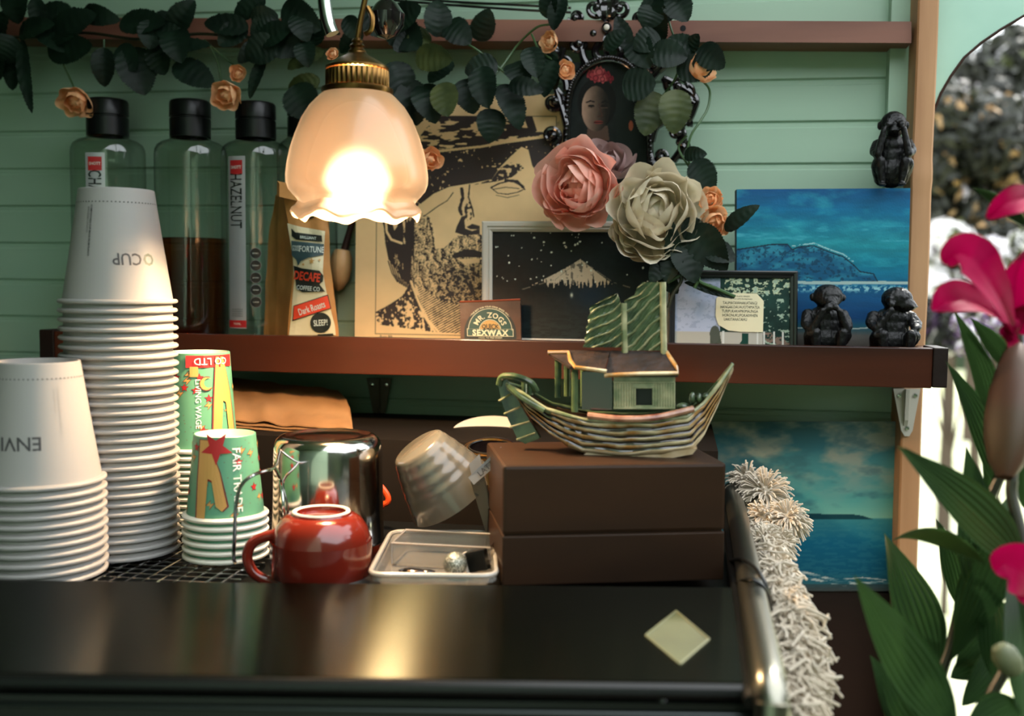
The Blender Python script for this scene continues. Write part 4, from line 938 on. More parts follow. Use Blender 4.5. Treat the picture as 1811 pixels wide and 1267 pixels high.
    fr = (np.abs(x-101) < 1.6) & (y > 131) & (y < 1240) | (np.abs(x-1027) < 1.6) & (y > 131) & (y < 1240) | ((np.abs(y-131) < 1.6) | (np.abs(y-1238) < 1.6)) & (x > 101) & (x < 1027)
    ink = np.maximum(ink, fr*.7)
    spots = (blot > .71) & (x > 1027); img = mixc(img, spots*.35, (120,90,50))
    return mixc(img, ink, (42,30,26))
Yp0, Yp1 = -.062, -.030
def tilt_corners(x0, x1, y0, y1, Y0, Y1, floor=None):
    a, b, c, d = P(x0, y1, Y0), P(x1, y1, Y0), P(x1, y0, Y1), P(x0, y0, Y1)
    if floor is not None: a.z = b.z = floor
    return [a, b, c, d]
po = thing('ink_poster', at_shelf(820, Yp0), 'tan board with a black ink drawing of a bearded man in a brimmed hat', 'picture')
co_ = tilt_corners(627, 1021, 167, 597, Yp0, Yp1, SZ+.0003); co_[3] = P(632,167,Yp1)
paint('ink_drawing', (627,167,1023,prj(co_[0])[1]), co_, (560, 610), man, M_paint, po)
slab(po, 'board', co_, .003, mat('tan_mount_board', (206,182,140), .7), .0003)
mb = MB(); pl = (co_[1]-co_[0]).normalized(); up = (co_[3]-co_[0]).normalized(); q0 = co_[0] + pl*.034 + up*.008 + Vector((0,-.0008,0))
put_text(mb, 'Roy 88', lambda x, y: q0+pl*x+up*y, .006, align='LEFT'); mb.build('pencil_note', M_print, po, smooth=False)
# ================================================================ MOUNTAIN PRINT
def fuji(X, Y, sh):
    n = fbm(sh, (30, 40), 2, 3); n2 = fbm(sh, (60, 16), 9, 3); img = C3(X, 13, 20, 22); img = img+(n[..., None]-.4)*10
    img = mixc(img, np.clip((Y-530)/60, 0, 1)*.5*(n2 > .5), (34,46,46)); img = mixc(img, np.exp(-((X-1050)/40)**2-((Y-520)/30)**2)*.5, (14,46,74))
    ax = X-1030; hgt = 458+np.where(ax < 0, -ax*.62*(1-.0018*-ax), ax*.80*(1-.001*ax)); base = 500 - np.abs(ax)*.02+ (fbm(sh, (3, 90), 31, 3)-.5)*36
    m = (Y > hgt) & (Y < base) ; img = mixc(img, m, (206,186,158)); img = mixc(img, m & (n2*.4+fbm(sh, (6, 80), 12, 3)*.6 > .60), (110,100,88))
    sk = (seg_d(X, Y, [(925,512),(985,494),(1030,459),(1086,497),(1135,512)]) < .8) & (n > .45); img = mixc(img, sk*.7, (150,140,120))
    r = random.Random(4)
    for k in range(60):
        x, y = r.uniform(875,1180), r.uniform(412,500); img = mixc(img, np.hypot(X-x, Y-y) < r.choice([.9,.9,1.2,1.8]), (230,236,220))
    img = mixc(img, np.exp(-((X-1014)/2.4)**2-((Y-521)/4)**2), (220,226,205)); return img
fj = thing('mountain_print', at_shelf(1010, -.115), 'pale framed night picture of a snow-capped mountain under stars', 'picture')
F0_ = tilt_corners(853, 1181, 392, 603, -.118, -.100, SZ+.0003)
def lerp4(c, u, v): return (c[0]*(1-u)+c[1]*u)*(1-v)+(c[3]*(1-u)+c[2]*u)*v
def frame_ring(parent, c4, wpx, hpx, widths, depths, material, name='frame'):
    """moulded picture frame: widths from outer to inner in metres, depths outward offsets"""
    n = (c4[1]-c4[0]).cross(c4[3]-c4[0]).normalized(); n = n if n.y < 0 else -n
    W_ = (c4[1]-c4[0]).length; H_ = (c4[3]-c4[0]).length; ex, ez = (c4[1]-c4[0]).normalized(), (c4[3]-c4[0]).normalized()
    mb = MB(); rings = [[c4[0]+ex*(w_ if k in (0,3) else W_-w_)+ez*(w_ if k in (0,1) else H_-w_)+n*d for k in range(4)] for w_, d in zip(widths, depths)]
    vs = [p for r in rings for p in r]; mb.add(vs, [(j*4+i, j*4+(i+1) % 4, (j+1)*4+(i+1) % 4, (j+1)*4+i) for j in range(len(rings)-1) for i in range(4)])
    return mb.build(name, material, parent, smooth=False), [c4[0]+ex*(widths[-1] if k in (0,3) else W_-widths[-1])+ez*(widths[-1] if k in (0,1) else H_-widths[-1])+n*depths[-1] for k in range(4)]
_, inn = frame_ring(fj, F0_, 0, 0, [0,0,.002,.006,.0075,.0095,.0125,.0125], [-.008,.003,.004,.004,.002,.003,.0005,-.002], M_whframe)
paint('mountain_picture', (871,411,1164,prj(inn[0])[1]), inn, (300, 190), fuji, M_paintg, fj)
slab(fj, 'backing', inn, .004, M_dkframe, .0006)
# ================================================================ SURF WAX BLOCK
wx = thing('wax_block', at_shelf(866, -.14), 'brown wrapped block of surf wax with green half-round label, front of the shelf', 'surf wax')
W4 = [P(815,602,-.150), P(922,602,-.143), P(920,532,-.140), P(813,534,-.147)]; 
for k in (0,1): W4[k].z = SZ+.0003
nrm = (W4[1]-W4[0]).cross(W4[3]-W4[0]).normalized(); nrm = nrm if nrm.y > 0 else -nrm
mb = MB(); b_ = W4; q = [c+nrm*.022 for c in W4]; q[2] += Vector((0,0,-.002)); q[3] += Vector((0,0,-.002))
mb.hexa([b_[0], b_[1], q[1], q[0], b_[3], b_[2], q[2], q[3]]); mb.build('wrapper', mat('brown_wax_wrapper', (96,58,38), .38, var=((66,40,28), 12, 4), bump=(18,.5,.004)), wx, smooth=False)
mb = MB(); mb.tube([W4[3], W4[3]*.5+W4[2]*.5+Vector((0,0,.0005)), W4[2]+Vector((0,0,.0015))], .0012, 6); mb.build('wrapper_fold', mat('glossy_wax_seam', (150,70,40), .25), wx)
ex_ = (W4[1]-W4[0]).normalized(); ez_ = (W4[3]-W4[0]).normalized(); wl = (W4[1]-W4[0]).length; k_ = wl/107
def WF(e): return lambda x, y: W4[3] + ex_*((x-813)*k_) - ez_*((y-534)*k_) - nrm*e
mb = MB(); cx_, cy_ = 866, 589
def wpoly(pts, mi, e): f = WF(e); mb.add([f(x, y) for x, y in pts], [list(range(len(pts)))], mi)
wpoly([(cx_+46*cos(t), cy_-46*sin(t)) for t in [pi*i/30 for i in range(31)]]+[(820,599),(912,599)], 1, .0003)
def arcband(r0, r1, mi, e, a0=0, a1=pi):
    f = WF(e); o_ = []; n = 30
    vs = [f(cx_+r*cos(a0+(a1-a0)*i/n), cy_-5-r*sin(a0+(a1-a0)*i/n)) for r in (r0, r1) for i in range(n+1)]
    mb.add(vs, [(i, i+1, n+2+i, n+1+i) for i in range(n)], mi)
arcband(38, 39, 2, .0009); arcband(19, 38, 0, .0006); arcband(18.5, 19.5, 2, .0009); arcband(0.1, 18, 3, .0006)
wpoly([(825,581),(907,581),(907,594.5),(825,594.5)], 2, .0006); wpoly([(826,582),(906,582),(906,593.5),(826,593.5)], 0, .0009)
def arc_text(s, r, size, mi, sp=1.0, e=.0013):
    f = WF(e); put_text(mb, s, lambda x, y: f(cx_+(r+y)*sin(x/r), cy_-5-(r+y)*cos(x/r)), size, mi, bold=.02, space=sp)
arc_text('MR. ZOGS', 27.5, 13, 2, 1.15); arc_text('• THE BEST FOR YOUR STICK SINCE 1972 •', 42, 4.2, 2)
f_ = WF(.0013); put_text(mb, 'QUICK', lambda x, y: f_(866+x, 577-y*(1.25-.0022*x*x)), 10.5, 1, bold=.02, sx=.9); put_text(mb, 'HUMPS', lambda x, y: f_(866+x, 585-y), 4.5, 2) 
put_text(mb, 'SEXWAX', lambda x, y: f_(866+x, 588-y), 14.5, 2, bold=.035, space=1.1); put_text(mb, 'COOL TO MID WARM', lambda x, y: f_(866+x, 597-y), 4.2, 2)
mb.build('label', [M_dkgreen, M_ink, M_cream, M_yel], wx, smooth=False)
# ================================================================ SEA PAINTING
def sea(X, Y, sh):
    n = fbm(sh, (40, 8), 2, 4); n2 = fbm(sh, (70, 60), 7, 3); n3 = fbm(sh, (14, 6), 12, 4)
    t = np.interp(Y, [330,370,430,470,495,520,560,575,590,612], [0,1,2,3,4,5,6,7,8,9])
    cols = np.array([(12,84,140),(10,112,158),(30,142,158),(10,120,150),(12,108,146),(10,84,132),(8,66,118),(30,92,110),(110,108,104),(92,84,78)], float)*.86
    i = np.clip(t.astype(int), 0, 8); f = (t-i)[..., None]; img = cols[i]*(1-f)+cols[i+1]*f
    img = img*(.9+.22*n[..., None]); img = mixc(img, np.clip((n3-.52)*3, 0, 1)*(Y < 470)*.6, (56,168,178)); img = mixc(img, np.clip((n-.6)*5, 0, 1)*(Y > 398)*(Y < 425)*.9, (70,160,176))
    hd = inpoly(X, Y+ (n2-.5)*2, [(1295,441),(1345,434),(1362,431),(1393,430),(1402,440),(1408,441),(1414,435),(1440,433),(1468,444),(1492,452),(1510,466),(1522,478),(1546,482),(1552,494),(1562,497),(1500,494),(1380,494),(1295,494)])
    img = mixc(img, hd, (12,78,112)); img = mixc(img, hd*np.clip((n3-.42)*5, 0, 1)*.9, (44,128,150)); img = mixc(img, hd*(n2 > .6)*.7, (8,50,74))
    ol = seg_d(X, Y, [(1295,441),(1345,434),(1362,431),(1393,430),(1402,440),(1414,435),(1440,433),(1468,444),(1492,452),(1510,466),(1522,478),(1546,482),(1554,496),(1564,497)]); img = mixc(img, ol < 1.1, (14,36,52))
    img = mixc(img, (seg_d(X, Y+2.5, [(1402,436),(1440,431),(1468,442),(1492,450),(1510,463)]) < 1)*(n2 > .4)*.8, (170,206,206))
    img = mixc(img, (np.abs(Y-498-(n3-.5)*3) < 2.6)*.85, (176,190,178)); img = mixc(img, (np.abs(Y-508) < 8)*(n2 > .52)*np.exp(-((Y-508)/6)**2)*.9, (150,196,200))
    img = mixc(img, (np.abs(Y-578-(n3-.5)*8) < 1.2)*.8, (190,196,184)); return img
sp = thing('sea_painting', at_shelf(1455, -.085), 'blue canvas painting of a dark headland and sea at the right end of the shelf', 'painting')
S4 = [P(1303,612,-.10), P(1603,612,-.085), P(1610,333,-.080), P(1303,335,-.095)]
for k in (0,1): S4[k].z = SZ+.0003
paint('painted_scene', (1303,333,1607,prj(S4[0])[1]), S4, (340, 300), sea, M_canvas, sp, off=(0,-.0004,0))
slab(sp, 'canvas_edge', S4, .018, mat('dark_canvas_edge', (40,54,66), .7, bump=(300,.2)), .0)
# ================================================================ FRAMED PHOTO WITH PAPER TAG
def tagphoto(X, Y, sh):
    n = fbm(sh, (10, 12), 3, 4); n2 = fbm(sh, (26, 30), 8, 3); img = C3(X, 26, 50, 44)*(.7+.7*n[..., None])
    img = mixc(img, (X < 1272)*np.clip((Y-488)/10, 0, 1), (176,184,206)); img = mixc(img, (X < 1272)*(n2 > .6)*.5, (140,150,176))
    img = mixc(img, (Y < 518)*(n2 > .56)*(X > 1280), (188,196,160)); img = mixc(img, (n2 > .66)*(X > 1290), (150,170,150))
    gb = Y > 586; img = mixc(img, gb*(X < 1350), (176,172,160)); img = mixc(img, gb*(X > 1350)*(n > .5), (120,100,88))
    img = mixc(img, inpoly(X, Y, [(1255,580),(1270,580),(1276,610),(1254,610)]), (72,78,66)); img = mixc(img, ((X-1263)**2/90+(Y-590)**2/220 < 1), (78,82,72)); img = mixc(img, inpoly(X, Y, [(1318,590),(1324,590),(1312,610),(1306,610)]) | ((np.abs(X-1318) < 6) & (Y > 588)), (22,60,50))
    for x in (1278,1340,1352,1370,1386): img = mixc(img, (np.abs(X-x) < 1.6) & (Y > 584), (206,206,198))
    return img
tp = thing('framed_photo', at_shelf(1296, -.13), 'black framed photograph with a cream tag-shaped sign, in front of the sea painting', 'picture')
T4 = [P(1181,611,-.135), P(1410,611,-.125), P(1411,478,-.115), P(1182,478,-.125)]
for k in (0,1): T4[k].z = SZ+.0003
_, inn = frame_ring(tp, T4, 0, 0, [0,0,.0015,.004,.005,.008,.0085], [-.006,.003,.0035,.003,.002,.0015,-.001], M_dkframe)
paint('photograph', (1190,490,1398,prj(inn[0])[1]), inn, (210, 130), tagphoto, M_paintg, tp)
slab(tp, 'backing', inn, .004, M_dkframe, .0006)
exq, ezq = (T4[1]-T4[0]).normalized(), (T4[3]-T4[0]).normalized(); nq = exq.cross(ezq); nq = nq if nq.y < 0 else -nq; kq = (T4[1]-T4[0]).length/229
def TF(e): return lambda x, y: T4[3]+exq*((x-1182)*kq)-ezq*((y-478)*kq)+nq*(e)
mb = MB(); f = TF(.0002); tg = [(1268,528),(1278,519),(1295,518),(1340,519),(1352,532),(1351,588),(1312,588),(1290,586),(1272,576),(1267,560)]
mb.add([f(x, y) for x, y in tg], [list(range(len(tg)))], 0); f = TF(.0005)
for k, s in enumerate(('TAUMATAWHAKATANGI', 'HANGAKOAUAUOTAMATEA', 'TURIPUKAKAPIKIMAUNGA', 'HORONUKUPOKAIWHEN', 'UAKITANATAHU')): put_text(mb, s, lambda x, y, k=k: f(1310+x-(8 if k == 4 else 0), 536+k*7.4-y), 7.4, 1, sx=.72, bold=.0)
put_text(mb, 'THE PLACE WHERE', lambda x, y: f(1312+x, 524-y), 3.6, 1); put_text(mb, 'the man with the big knees', lambda x, y: f(1312+x, 528.5-y), 3.6, 1)
mb.build('tag_sign', [M_cream, M_ink], tp, smooth=False)
# ================================================================ OCEAN PHOTO BELOW SHELF
def ocean(X, Y, sh):
    n = fbm(sh, (9, 5), 21, 5); n2 = fbm(sh, (80, 20), 5, 3); n3 = fbm(sh, (14, 9), 31, 4)
    t = np.interp(Y, [745,800,880,915,918,960,1010,1030,1045], range(9))
    cols = np.array([(52,84,92),(56,112,124),(66,134,134),(104,156,142),(44,110,120),(14,86,112),(14,76,98),(28,80,92),(70,74,72)], float)
    i = np.clip(t.astype(int), 0, 7); f = (t-i)[..., None]; cols = cols*1.12+8; img = cols[i]*(1-f)+cols[i+1]*f
    sky_ = Y < 905; img = mixc(img, sky_*np.clip((n-.46)*5, 0, 1)*.75*np.clip((900-Y)/90, 0, 1), (176,172,156)); img = mixc(img, sky_*np.clip((n3-.56)*5, 0, 1)*.5, (54,98,112))
    img = mixc(img, (Y > 918)*(n2 > .55)*.18, (90,150,150)); img = mixc(img, inpoly(X, Y, [(1200,914),(1240,911),(1420,907),(1470,909),(1510,909),(1530,912),(1548,918),(1200,918)]), (26,68,78))
    for pl, t_ in (([(1390,1008),(1430,1013),(1480,1026),(1520,1033),(1560,1030),(1592,1036)], 2.2), ([(1400,1018),(1450,1026),(1500,1036)], 2.0), ([(1480,1026),(1530,1022),(1570,1026)], 1.0)):
        img = mixc(img, (seg_d(X, Y, pl) < t_)*np.clip((n2-.3)*3, 0, 1), (196,200,192))
    img = mixc(img, ((Y-1034)/6 > 0)*(X > 1400)*.5, (60,60,58)); return img
op = thing('ocean_print', P(1420,1040,-.036), 'large blue-green seascape photo print fixed to the wall under the shelf', 'picture')
O4 = [P(1200,1046,-.028), P(1587,1046,-.028), P(1590,746,-.028), P(1200,746,-.028)]
paint('seascape_picture', (1200,746,1590,1046), O4, (300, 230), ocean, M_paintg, op)
slab(op, 'backing', O4, .002, M_print2, .0003)
# ================================================================ ORNATE FRAMED PORTRAIT
def lady(X, Y, sh):
    n = fbm(sh, (24, 16), 3, 4); n2 = fbm(sh, (50, 34), 13, 3); img = C3(X, 22, 26, 26)*(.8+.5*n[..., None])
    img = mixc(img, (X > 1090)*.5, (26,32,30)); cx_, cy_ = 1052, 195
    hair = ((X-1056)/34)**2+((Y-182)/44)**2 < 1; img = mixc(img, hair, (14,12,12))
    nk = inpoly(X, Y, [(1040,225),(1075,222),(1080,262),(1034,262)]); img = mixc(img, nk, (88,66,56)); dr = inpoly(X, Y, [(1020,262),(1045,250),(1080,248),(1110,264),(1118,300),(1016,300)]); img = mixc(img, dr, (34,24,26)); img = mixc(img, dr*(n2 > .62), (110,60,52))
    fx = (X-(1054))/25; fy = (Y-193)/39; face = (fx**2+np.where(fy > 0, fy*1.0, fy*.95)**2 < 1)
    tone = np.clip(.62-.45*((X-1045)/26)+.12*(n-.5), .15, 1)[..., None]
    img = np.where(face[..., None], np.array((196,158,134))*tone, img)
    for pl, t_ in (([(1037,181),(1045,178),(1051,180)], 1.3), ([(1065,181),(1071,178),(1076,181)], 1.3)): img = mixc(img, seg_d(X, Y, pl) < t_, (20,14,14))
    for x in (1046,1069): img = mixc(img, ((X-x)/6)**2+((Y-187)/2.4)**2 < 1, (26,18,16)); img = mixc(img, (np.abs(X-x) < 6) & (np.abs(Y-190.5) < .7), (90,66,56))
    img = mixc(img, seg_d(X, Y, [(1060,184),(1063,198),(1066,204),(1058,206)]) < 1.2, (70,44,36)); img = mixc(img, ((X-1059)/8.5)**2+((Y-216)/3)**2 < 1, (126,52,46)); img = mixc(img, seg_d(X, Y, [(1051,216),(1067,216)]) < .6, (50,20,18))
    for k, (x, y, r) in enumerate(((1047,132,9),(1060,127,10),(1072,134,9),(1054,138,8),(1066,140,7),(1080,140,6))):
        m = np.hypot(X-x, (Y-y)*1.1+2*np.sin(X*.9)) < r; img = mixc(img, m, ((150,52,58),(176,78,80),(128,34,46))[k % 3]); img = mixc(img, (np.abs(np.hypot(X-x, Y-y)-r*.55) < .9), (90,22,32))
    img = mixc(img, ((X-1116)/4)**2+((Y-222)/9)**2 < 1, (160,84,60)); return img
pt = thing('ornate_portrait', P(1085,300,-.04), 'dark portrait of a woman with red hair flowers in an ornate black scroll frame', 'framed portrait')
Yo = -.040
paint('portrait_picture', (1008,110,1150,330), [P(1008,330,Yo), P(1150,330,Yo), P(1150,110,Yo), P(1008,110,Yo)], (150, 220), lady, M_paintg, pt)
slab(pt, 'backing', [P(1002,335,Yo), P(1156,335,Yo), P(1156,112,Yo), P(1002,112,Yo)], .006, M_dkframe, .0006)
def spiral(px, py, r, a0, turns, dirn, tail=None, Y=Yo-.004, rad=.0040, n=26):
    pts = []
    for i in range(n+1):
        t = i/n; a = a0+dirn*turns*2*pi*t; rr = r*(.18+.82*t)
        pts.append(P(px+rr*cos(a), py+rr*sin(a), Y-.002*(1-t)))
    if tail: pts += [P(x, y, Y) for x, y in tail]
    mb = MB(); pts2 = pts if not tail else pts[:n-2]+crv(pts[n-2:], 5)
    k = len(pts2); mb.tube(pts2, [rad*(.65+.6*(i/k)) for i in range(k)], 8); mb.ball(pts[0], rad*1.5); return mb
def prt(name, mb): return mb.build(name, M_blackg, pt)
# arched beaded border
arc = [(1002,330),(1001,260),(1004,180),(1016,140),(1040,114),(1075,103),(1110,113),(1134,142),(1146,180),(1150,260),(1152,330)]
ap = crv([P(x, y, Yo-.003) for x, y in arc], 8)
mb = MB(); mb.tube(ap, .0042, 10); ap2 = crv([P(1077+(x-1077)*.94, y+(4 if y < 200 else 0), Yo-.006) for x, y in arc], 8); mb.tube(ap2, .0018, 8); prt('arched_border', mb)
bd_ = MB(); 
for i, p in enumerate(ap):
    bd_.ball(p+Vector((0,-.0045,0)), .0024, nu=8, nv=6)
o = prt('beading', bd_); o['kind'] = 'stuff'
for a_ in [(1046,60,20,0,1.1,1,[(1052,92),(1062,108)]), (1104,60,20,pi,1.1,-1,[(1098,92),(1088,108)]), (1020,78,17,0,1.2,-1,[(1030,98),(1040,118)]), (1130,80,17,pi,1.2,1,[(1122,98),(1110,118)]),
           (1052,14,22,0,1.2,-1,[(1068,30),(1075,42)]), (1098,14,22,pi,1.2,1,[(1082,30),(1075,42)]), (996,112,18,1,1.3,1,[(998,140),(1002,160)]), (1156,112,19,2,1.3,-1,[(1152,140),(1146,165)]),
           (1200,150,24,2,1.25,1,[(1228,170),(1226,196),(1212,222)]), (1178,196,20,3,1.2,-1,[(1160,226),(1152,250)]), (1196,236,16,0,1.2,1,[(1206,262),(1190,286)]), (1168,276,18,2,1.2,1,[(1156,300),(1152,320)]),
           (978,180,20,0,1.2,-1,[(996,200),(1002,222)]), (974,240,18,0,1.2,1,[(990,262),(1000,280)]), (1018,30,15,2,1.1,1,[(1030,52),(1040,74)]), (1132,32,15,1,1.1,-1,[(1122,52),(1110,74)]), (980,90,16,1,1.2,-1,[(992,112),(1000,124)]), (1176,92,16,2,1.2,1,[(1166,112),(1154,124)])]:
    prt('scroll', spiral(*a_))
mb = MB(); q = P(1073, 49, Yo-.012); mb.lathe([(0,.003),(.003,.0028),(.005,.0012),(.0058,.003),(.0066,.0008),(.007,-.004)], 20, q, (0,-1,0)); o = prt('crown_stud', mb); 
mb = MB(); mb.ball(q+Vector((0,-.002,0)), (.0038,.002,.0038)); x_ = mb.build('pearl', M_mugring, o)
for (x0_, y0_, x1_, y1_, w_) in ((1073,42,1073,-10,.014),(1073,42,1050,0,.012),(1073,42,1096,0,.012),(1073,56,1073,104,.010),(1214,190,1232,168,.010),(1206,206,1226,224,.010),(1204,250,1222,262,.009)):
    mb = MB(); leaf(mb, P(x0_, y0_, Yo-.008), P(x1_, y1_, Yo-.006), w_, TOCAM, .25, .25, nt_=12, nw=6, peak=.5, power=.7); prt('acanthus_leaf', mb)
mb = MB(); mb.tube(crv([P(1214,146,Yo-.004), P(1226,158,Yo-.006), P(1226,184,Yo-.006), P(1216,206,Yo-.006), P(1208,228,Yo-.006), P(1212,252,Yo-.006), P(1204,282,Yo-.006)], 6), .0026, 8); prt('side_tendril', mb)
# ================================================================ MONKEY FIGURES
def fused(mb, name, parent_or_tag, base, voxel=.0012, noise_amp=.0006):
    """merge overlapping volumes into one continuous carved body"""
    tmp = mb.build('tmp_body', M_monkey, base=base); 
    md = tmp.modifiers.new('r', 'REMESH'); md.mode = 'VOXEL'; md.voxel_size = voxel; md.use_smooth_shade = True
    sm = tmp.modifiers.new('s', 'SMOOTH'); sm.factor = .6; sm.iterations = 9
    bpy.context.view_layer.update(); me = bpy.data.meshes.new_from_object(tmp.evaluated_get(bpy.context.evaluated_depsgraph_get()))
    b0 = BASE.pop(tmp.name); bpy.data.objects.remove(tmp)
    for v in me.vertices:
        n = noise.noise(Vector((v.co.x*420, v.co.y*420, v.co.z*150))); v.co += v.normal*(n*noise_amp)
    me.name = name; o = bpy.data.objects.new(name, me); COL.objects.link(o); o.location = b0; BASE[o.name] = b0; return o
def chain(mb, pts, rad):
    pts = crv(pts, 6); n = len(pts); rr = [lerp_t(rad, i/(n-1)) for i in range(n)]; mb.tube(pts, rr, 12)
    mb.ball(pts[0], rr[0]); mb.ball(pts[-1], rr[-1])
def monkey(px, pybase, pytop, Y, z0, label, pose, turn=0.0, width=1.0):
    x = P(px, pybase, Y).x; H = P(px, pytop, Y).z - z0; k = H/1.30
    R = Matrix.Rotation(turn, 3, 'Z'); o_ = Vector((x, Y, z0))
    def L(a, b, c): return o_ + R @ Vector((a*k, b*k, c*k))   # a right, b back, c up ; total height 1.30
    mb = MB(); s_ = k
    mb.ball(L(0,.06,.30), (.30*s_,.26*s_,.30*s_)).ball(L(0,.05,.55), (.26*s_,.21*s_,.30*s_)).ball(L(0,.03,.74), (.24*s_,.19*s_,.18*s_))
    mb.ball(L(0,-.02,.86), (.13*s_,.13*s_,.14*s_))
    hd = {'eyes': (0,-.05,1.06), 'mouth': (.02,-.06,1.05), 'ears': (.06,-.06,1.04)}[pose]
    hR = Matrix.Rotation({'eyes': .1, 'mouth': 0, 'ears': .9}[pose], 3, 'Z')
    def Hd(a, b, c): return L(*hd) + R @ (hR @ Vector((a*k, b*k, c*k)))
    RR = R @ hR
    mb.ball(Hd(0,.02,.04), (.225*s_,.22*s_,.225*s_), R=RR).ball(Hd(0,-.11,-.06), (.15*s_,.14*s_,.13*s_), R=RR).ball(Hd(0,-.20,-.085), (.095*s_,.07*s_,.075*s_), R=RR)
    mb.ball(Hd(0,-.13,.075), (.14*s_,.06*s_,.04*s_), R=RR)           # brow
    mb.ball(Hd(-.055,-.265,-.10), (.05*s_,.02*s_,.014*s_), R=RR).ball(Hd(.045,-.262,-.10), (.05*s_,.02*s_,.014*s_), R=RR)
    for sx in (-1, 1): mb.ball(Hd(sx*.235,.03,.02), (.035*s_,.06*s_,.075*s_), R=RR)
    for sx in (-1, 1):      # legs folded up, feet forward
        chain(mb, [L(sx*.16,.02,.16), L(sx*.24,-.20,.38), L(sx*.20,-.30,.44)], [.13*s_,.115*s_,.085*s_])
        chain(mb, [L(sx*.20,-.30,.44), L(sx*.18,-.28,.22), L(sx*.16,-.27,.07)], [.085*s_,.07*s_,.055*s_])
        mb.ball(L(sx*.16,-.34,.035), (.065*s_,.13*s_,.035*s_), R=R)
        for t in range(4): mb.ball(L(sx*.16+(t-1.5)*.033,-.45,.028), (.017*s_,.04*s_,.022*s_), R=R)
    sh_ = lambda sx: L(sx*.25,.02,.76)
    def hand(wr, tip, side):
        d = (tip-wr).normalized(); p = wr+(tip-wr)*.45; mb.ball(p, .058*s_)
        x_ = d.cross(R @ hR @ Vector((0,-1,0))).normalized()
        for t in range(4): mb.tube([p+x_*((t-1.5)*.030*s_), tip+x_*((t-1.5)*.034*s_)+d*(.015*s_*(1-abs(t-1.5)*.5))], [.017*s_, .011*s_], 8)
        mb.tube([p, p+x_*(.06*s_*side)+d*.03*s_], [.016*s_, .012*s_], 8)
    if pose == 'eyes':
        for sx in (-1, 1):
            el = L(sx*.25,-.32,.56); wr = L(sx*.16,-.34,.98); chain(mb, [sh_(sx), L(sx*.30,-.16,.62), el], [.10*s_,.085*s_,.07*s_]); chain(mb, [el, wr], [.07*s_,.05*s_]); hand(wr, Hd(sx*.04,-.24,.10), -sx)
    elif pose == 'mouth':
        for sx in (-1, 1):
            el = L(sx*.25,-.28,.48); wr = L(sx*.12,-.38,.84); chain(mb, [sh_(sx), L(sx*.30,-.12,.58), el], [.10*s_,.085*s_,.07*s_]); chain(mb, [el, wr], [.07*s_,.05*s_]); hand(wr, Hd(-sx*.02,-.29,-.09), sx)
    else:
        for sx in (-1, 1):
            wr = Hd(sx*.26,-.02,-.16); el = L(sx*.27,-.24,.54); chain(mb, [sh_(sx), L(sx*.31,-.10,.62), el], [.10*s_,.085*s_,.07*s_]); chain(mb, [el, wr], [.07*s_,.05*s_]); hand(wr, Hd(sx*.225,.0,.08), sx)
    mb.v = [Vector((o_.x+(p.x-o_.x)*width, p.y, p.z)) for p in mb.v]
    o = fused(mb, 'monkey_figurine', None, o_, voxel=max(.0010, k*.012)); tag(o, label, 'figurine', 'three carved monkey figurines'); return o
ztopP = S4[2].z+.0006
monkey(1576, 330, 200, -.076, ztopP, 'black carved monkey covering its eyes, sitting on top of the sea painting', 'eyes', -.15, 1.0)
monkey(1458, 610, 504, -.130, SZ, 'black carved monkey covering its mouth, beside the framed photo on the shelf', 'mouth', .1, 1.22)
monkey(1576, 612, 508, -.130, SZ, 'black carved monkey covering its ears, rightmost on the shelf', 'ears', .1, 1.3)
# ================================================================ PENDANT LAMP
Yl = -.44; sL = scale_at(Yl, 632)
def lp(y): return P(632, y, Yl).z
lc = Vector((P(632, 270, Yl).x, Yl, 0)); lb = Vector((lc.x, lc.y, lp(385)))
lamp = thing('pendant_lamp', lb, 'lit frosted glass bell lampshade on an aged brass arm', 'lamp')
prof = [(57,166),(64,172),(80,190),(93,212),(104,240),(112,266),(117,290),(119.5,312),(119,325),(115,337),(107,346),(100,352),(97,358),(100,364),(106,370),(108,376),(105,380)]
def shade_w(r, h, t):
    f = max(0, min(1, (lp(345)-lc.z-h)/(lp(380)-lp(345))*-1)) if False else max(0.0, min(1.0, (lp(340)-h)/(lp(340)-lp(380))))
    return r*(1+f*.045*cos(7*t+.6)), h - f*.0030*(1-cos(7*t+.6)) + f*.0012*cos(14*t)
mb = MB(); pr2 = [(w_*sL, lp(y)) for w_, y in prof]
pr3 = []
for (a_, b_) in zip(pr2, pr2[1:]): pr3 += [a_, ((a_[0]+b_[0])/2, (a_[1]+b_[1])/2)]
pr3.append(pr2[-1])
mb.lathe(pr3, 112, (lc.x, lc.y, 0), wob=shade_w)
ms = bpy.data.materials.new('frosted_lamp_glass'); ms.use_nodes = True; n = ms.node_tree; b = n.nodes['Principled BSDF']; o_ = n.nodes['Material Output']
b.inputs['Base Color'].default_value = S(146,114,82); b.inputs['Roughness'].default_value = .3; b.inputs['Coat Weight'].default_value = .2
tr = n.nodes.new('ShaderNodeBsdfTranslucent'); tr.inputs['Color'].default_value = S(236,222,212); mx = n.nodes.new('ShaderNodeMixShader'); mx.inputs['Fac'].default_value = .0065
rf_ = n.nodes.new('ShaderNodeBsdfRefraction'); rf_.inputs['IOR'].default_value = 1.4; rf_.inputs['Roughness'].default_value = .95; rf_.inputs['Color'].default_value = S(255,236,222)
mx2 = n.nodes.new('ShaderNodeMixShader'); mx2.inputs['Fac'].default_value = .036
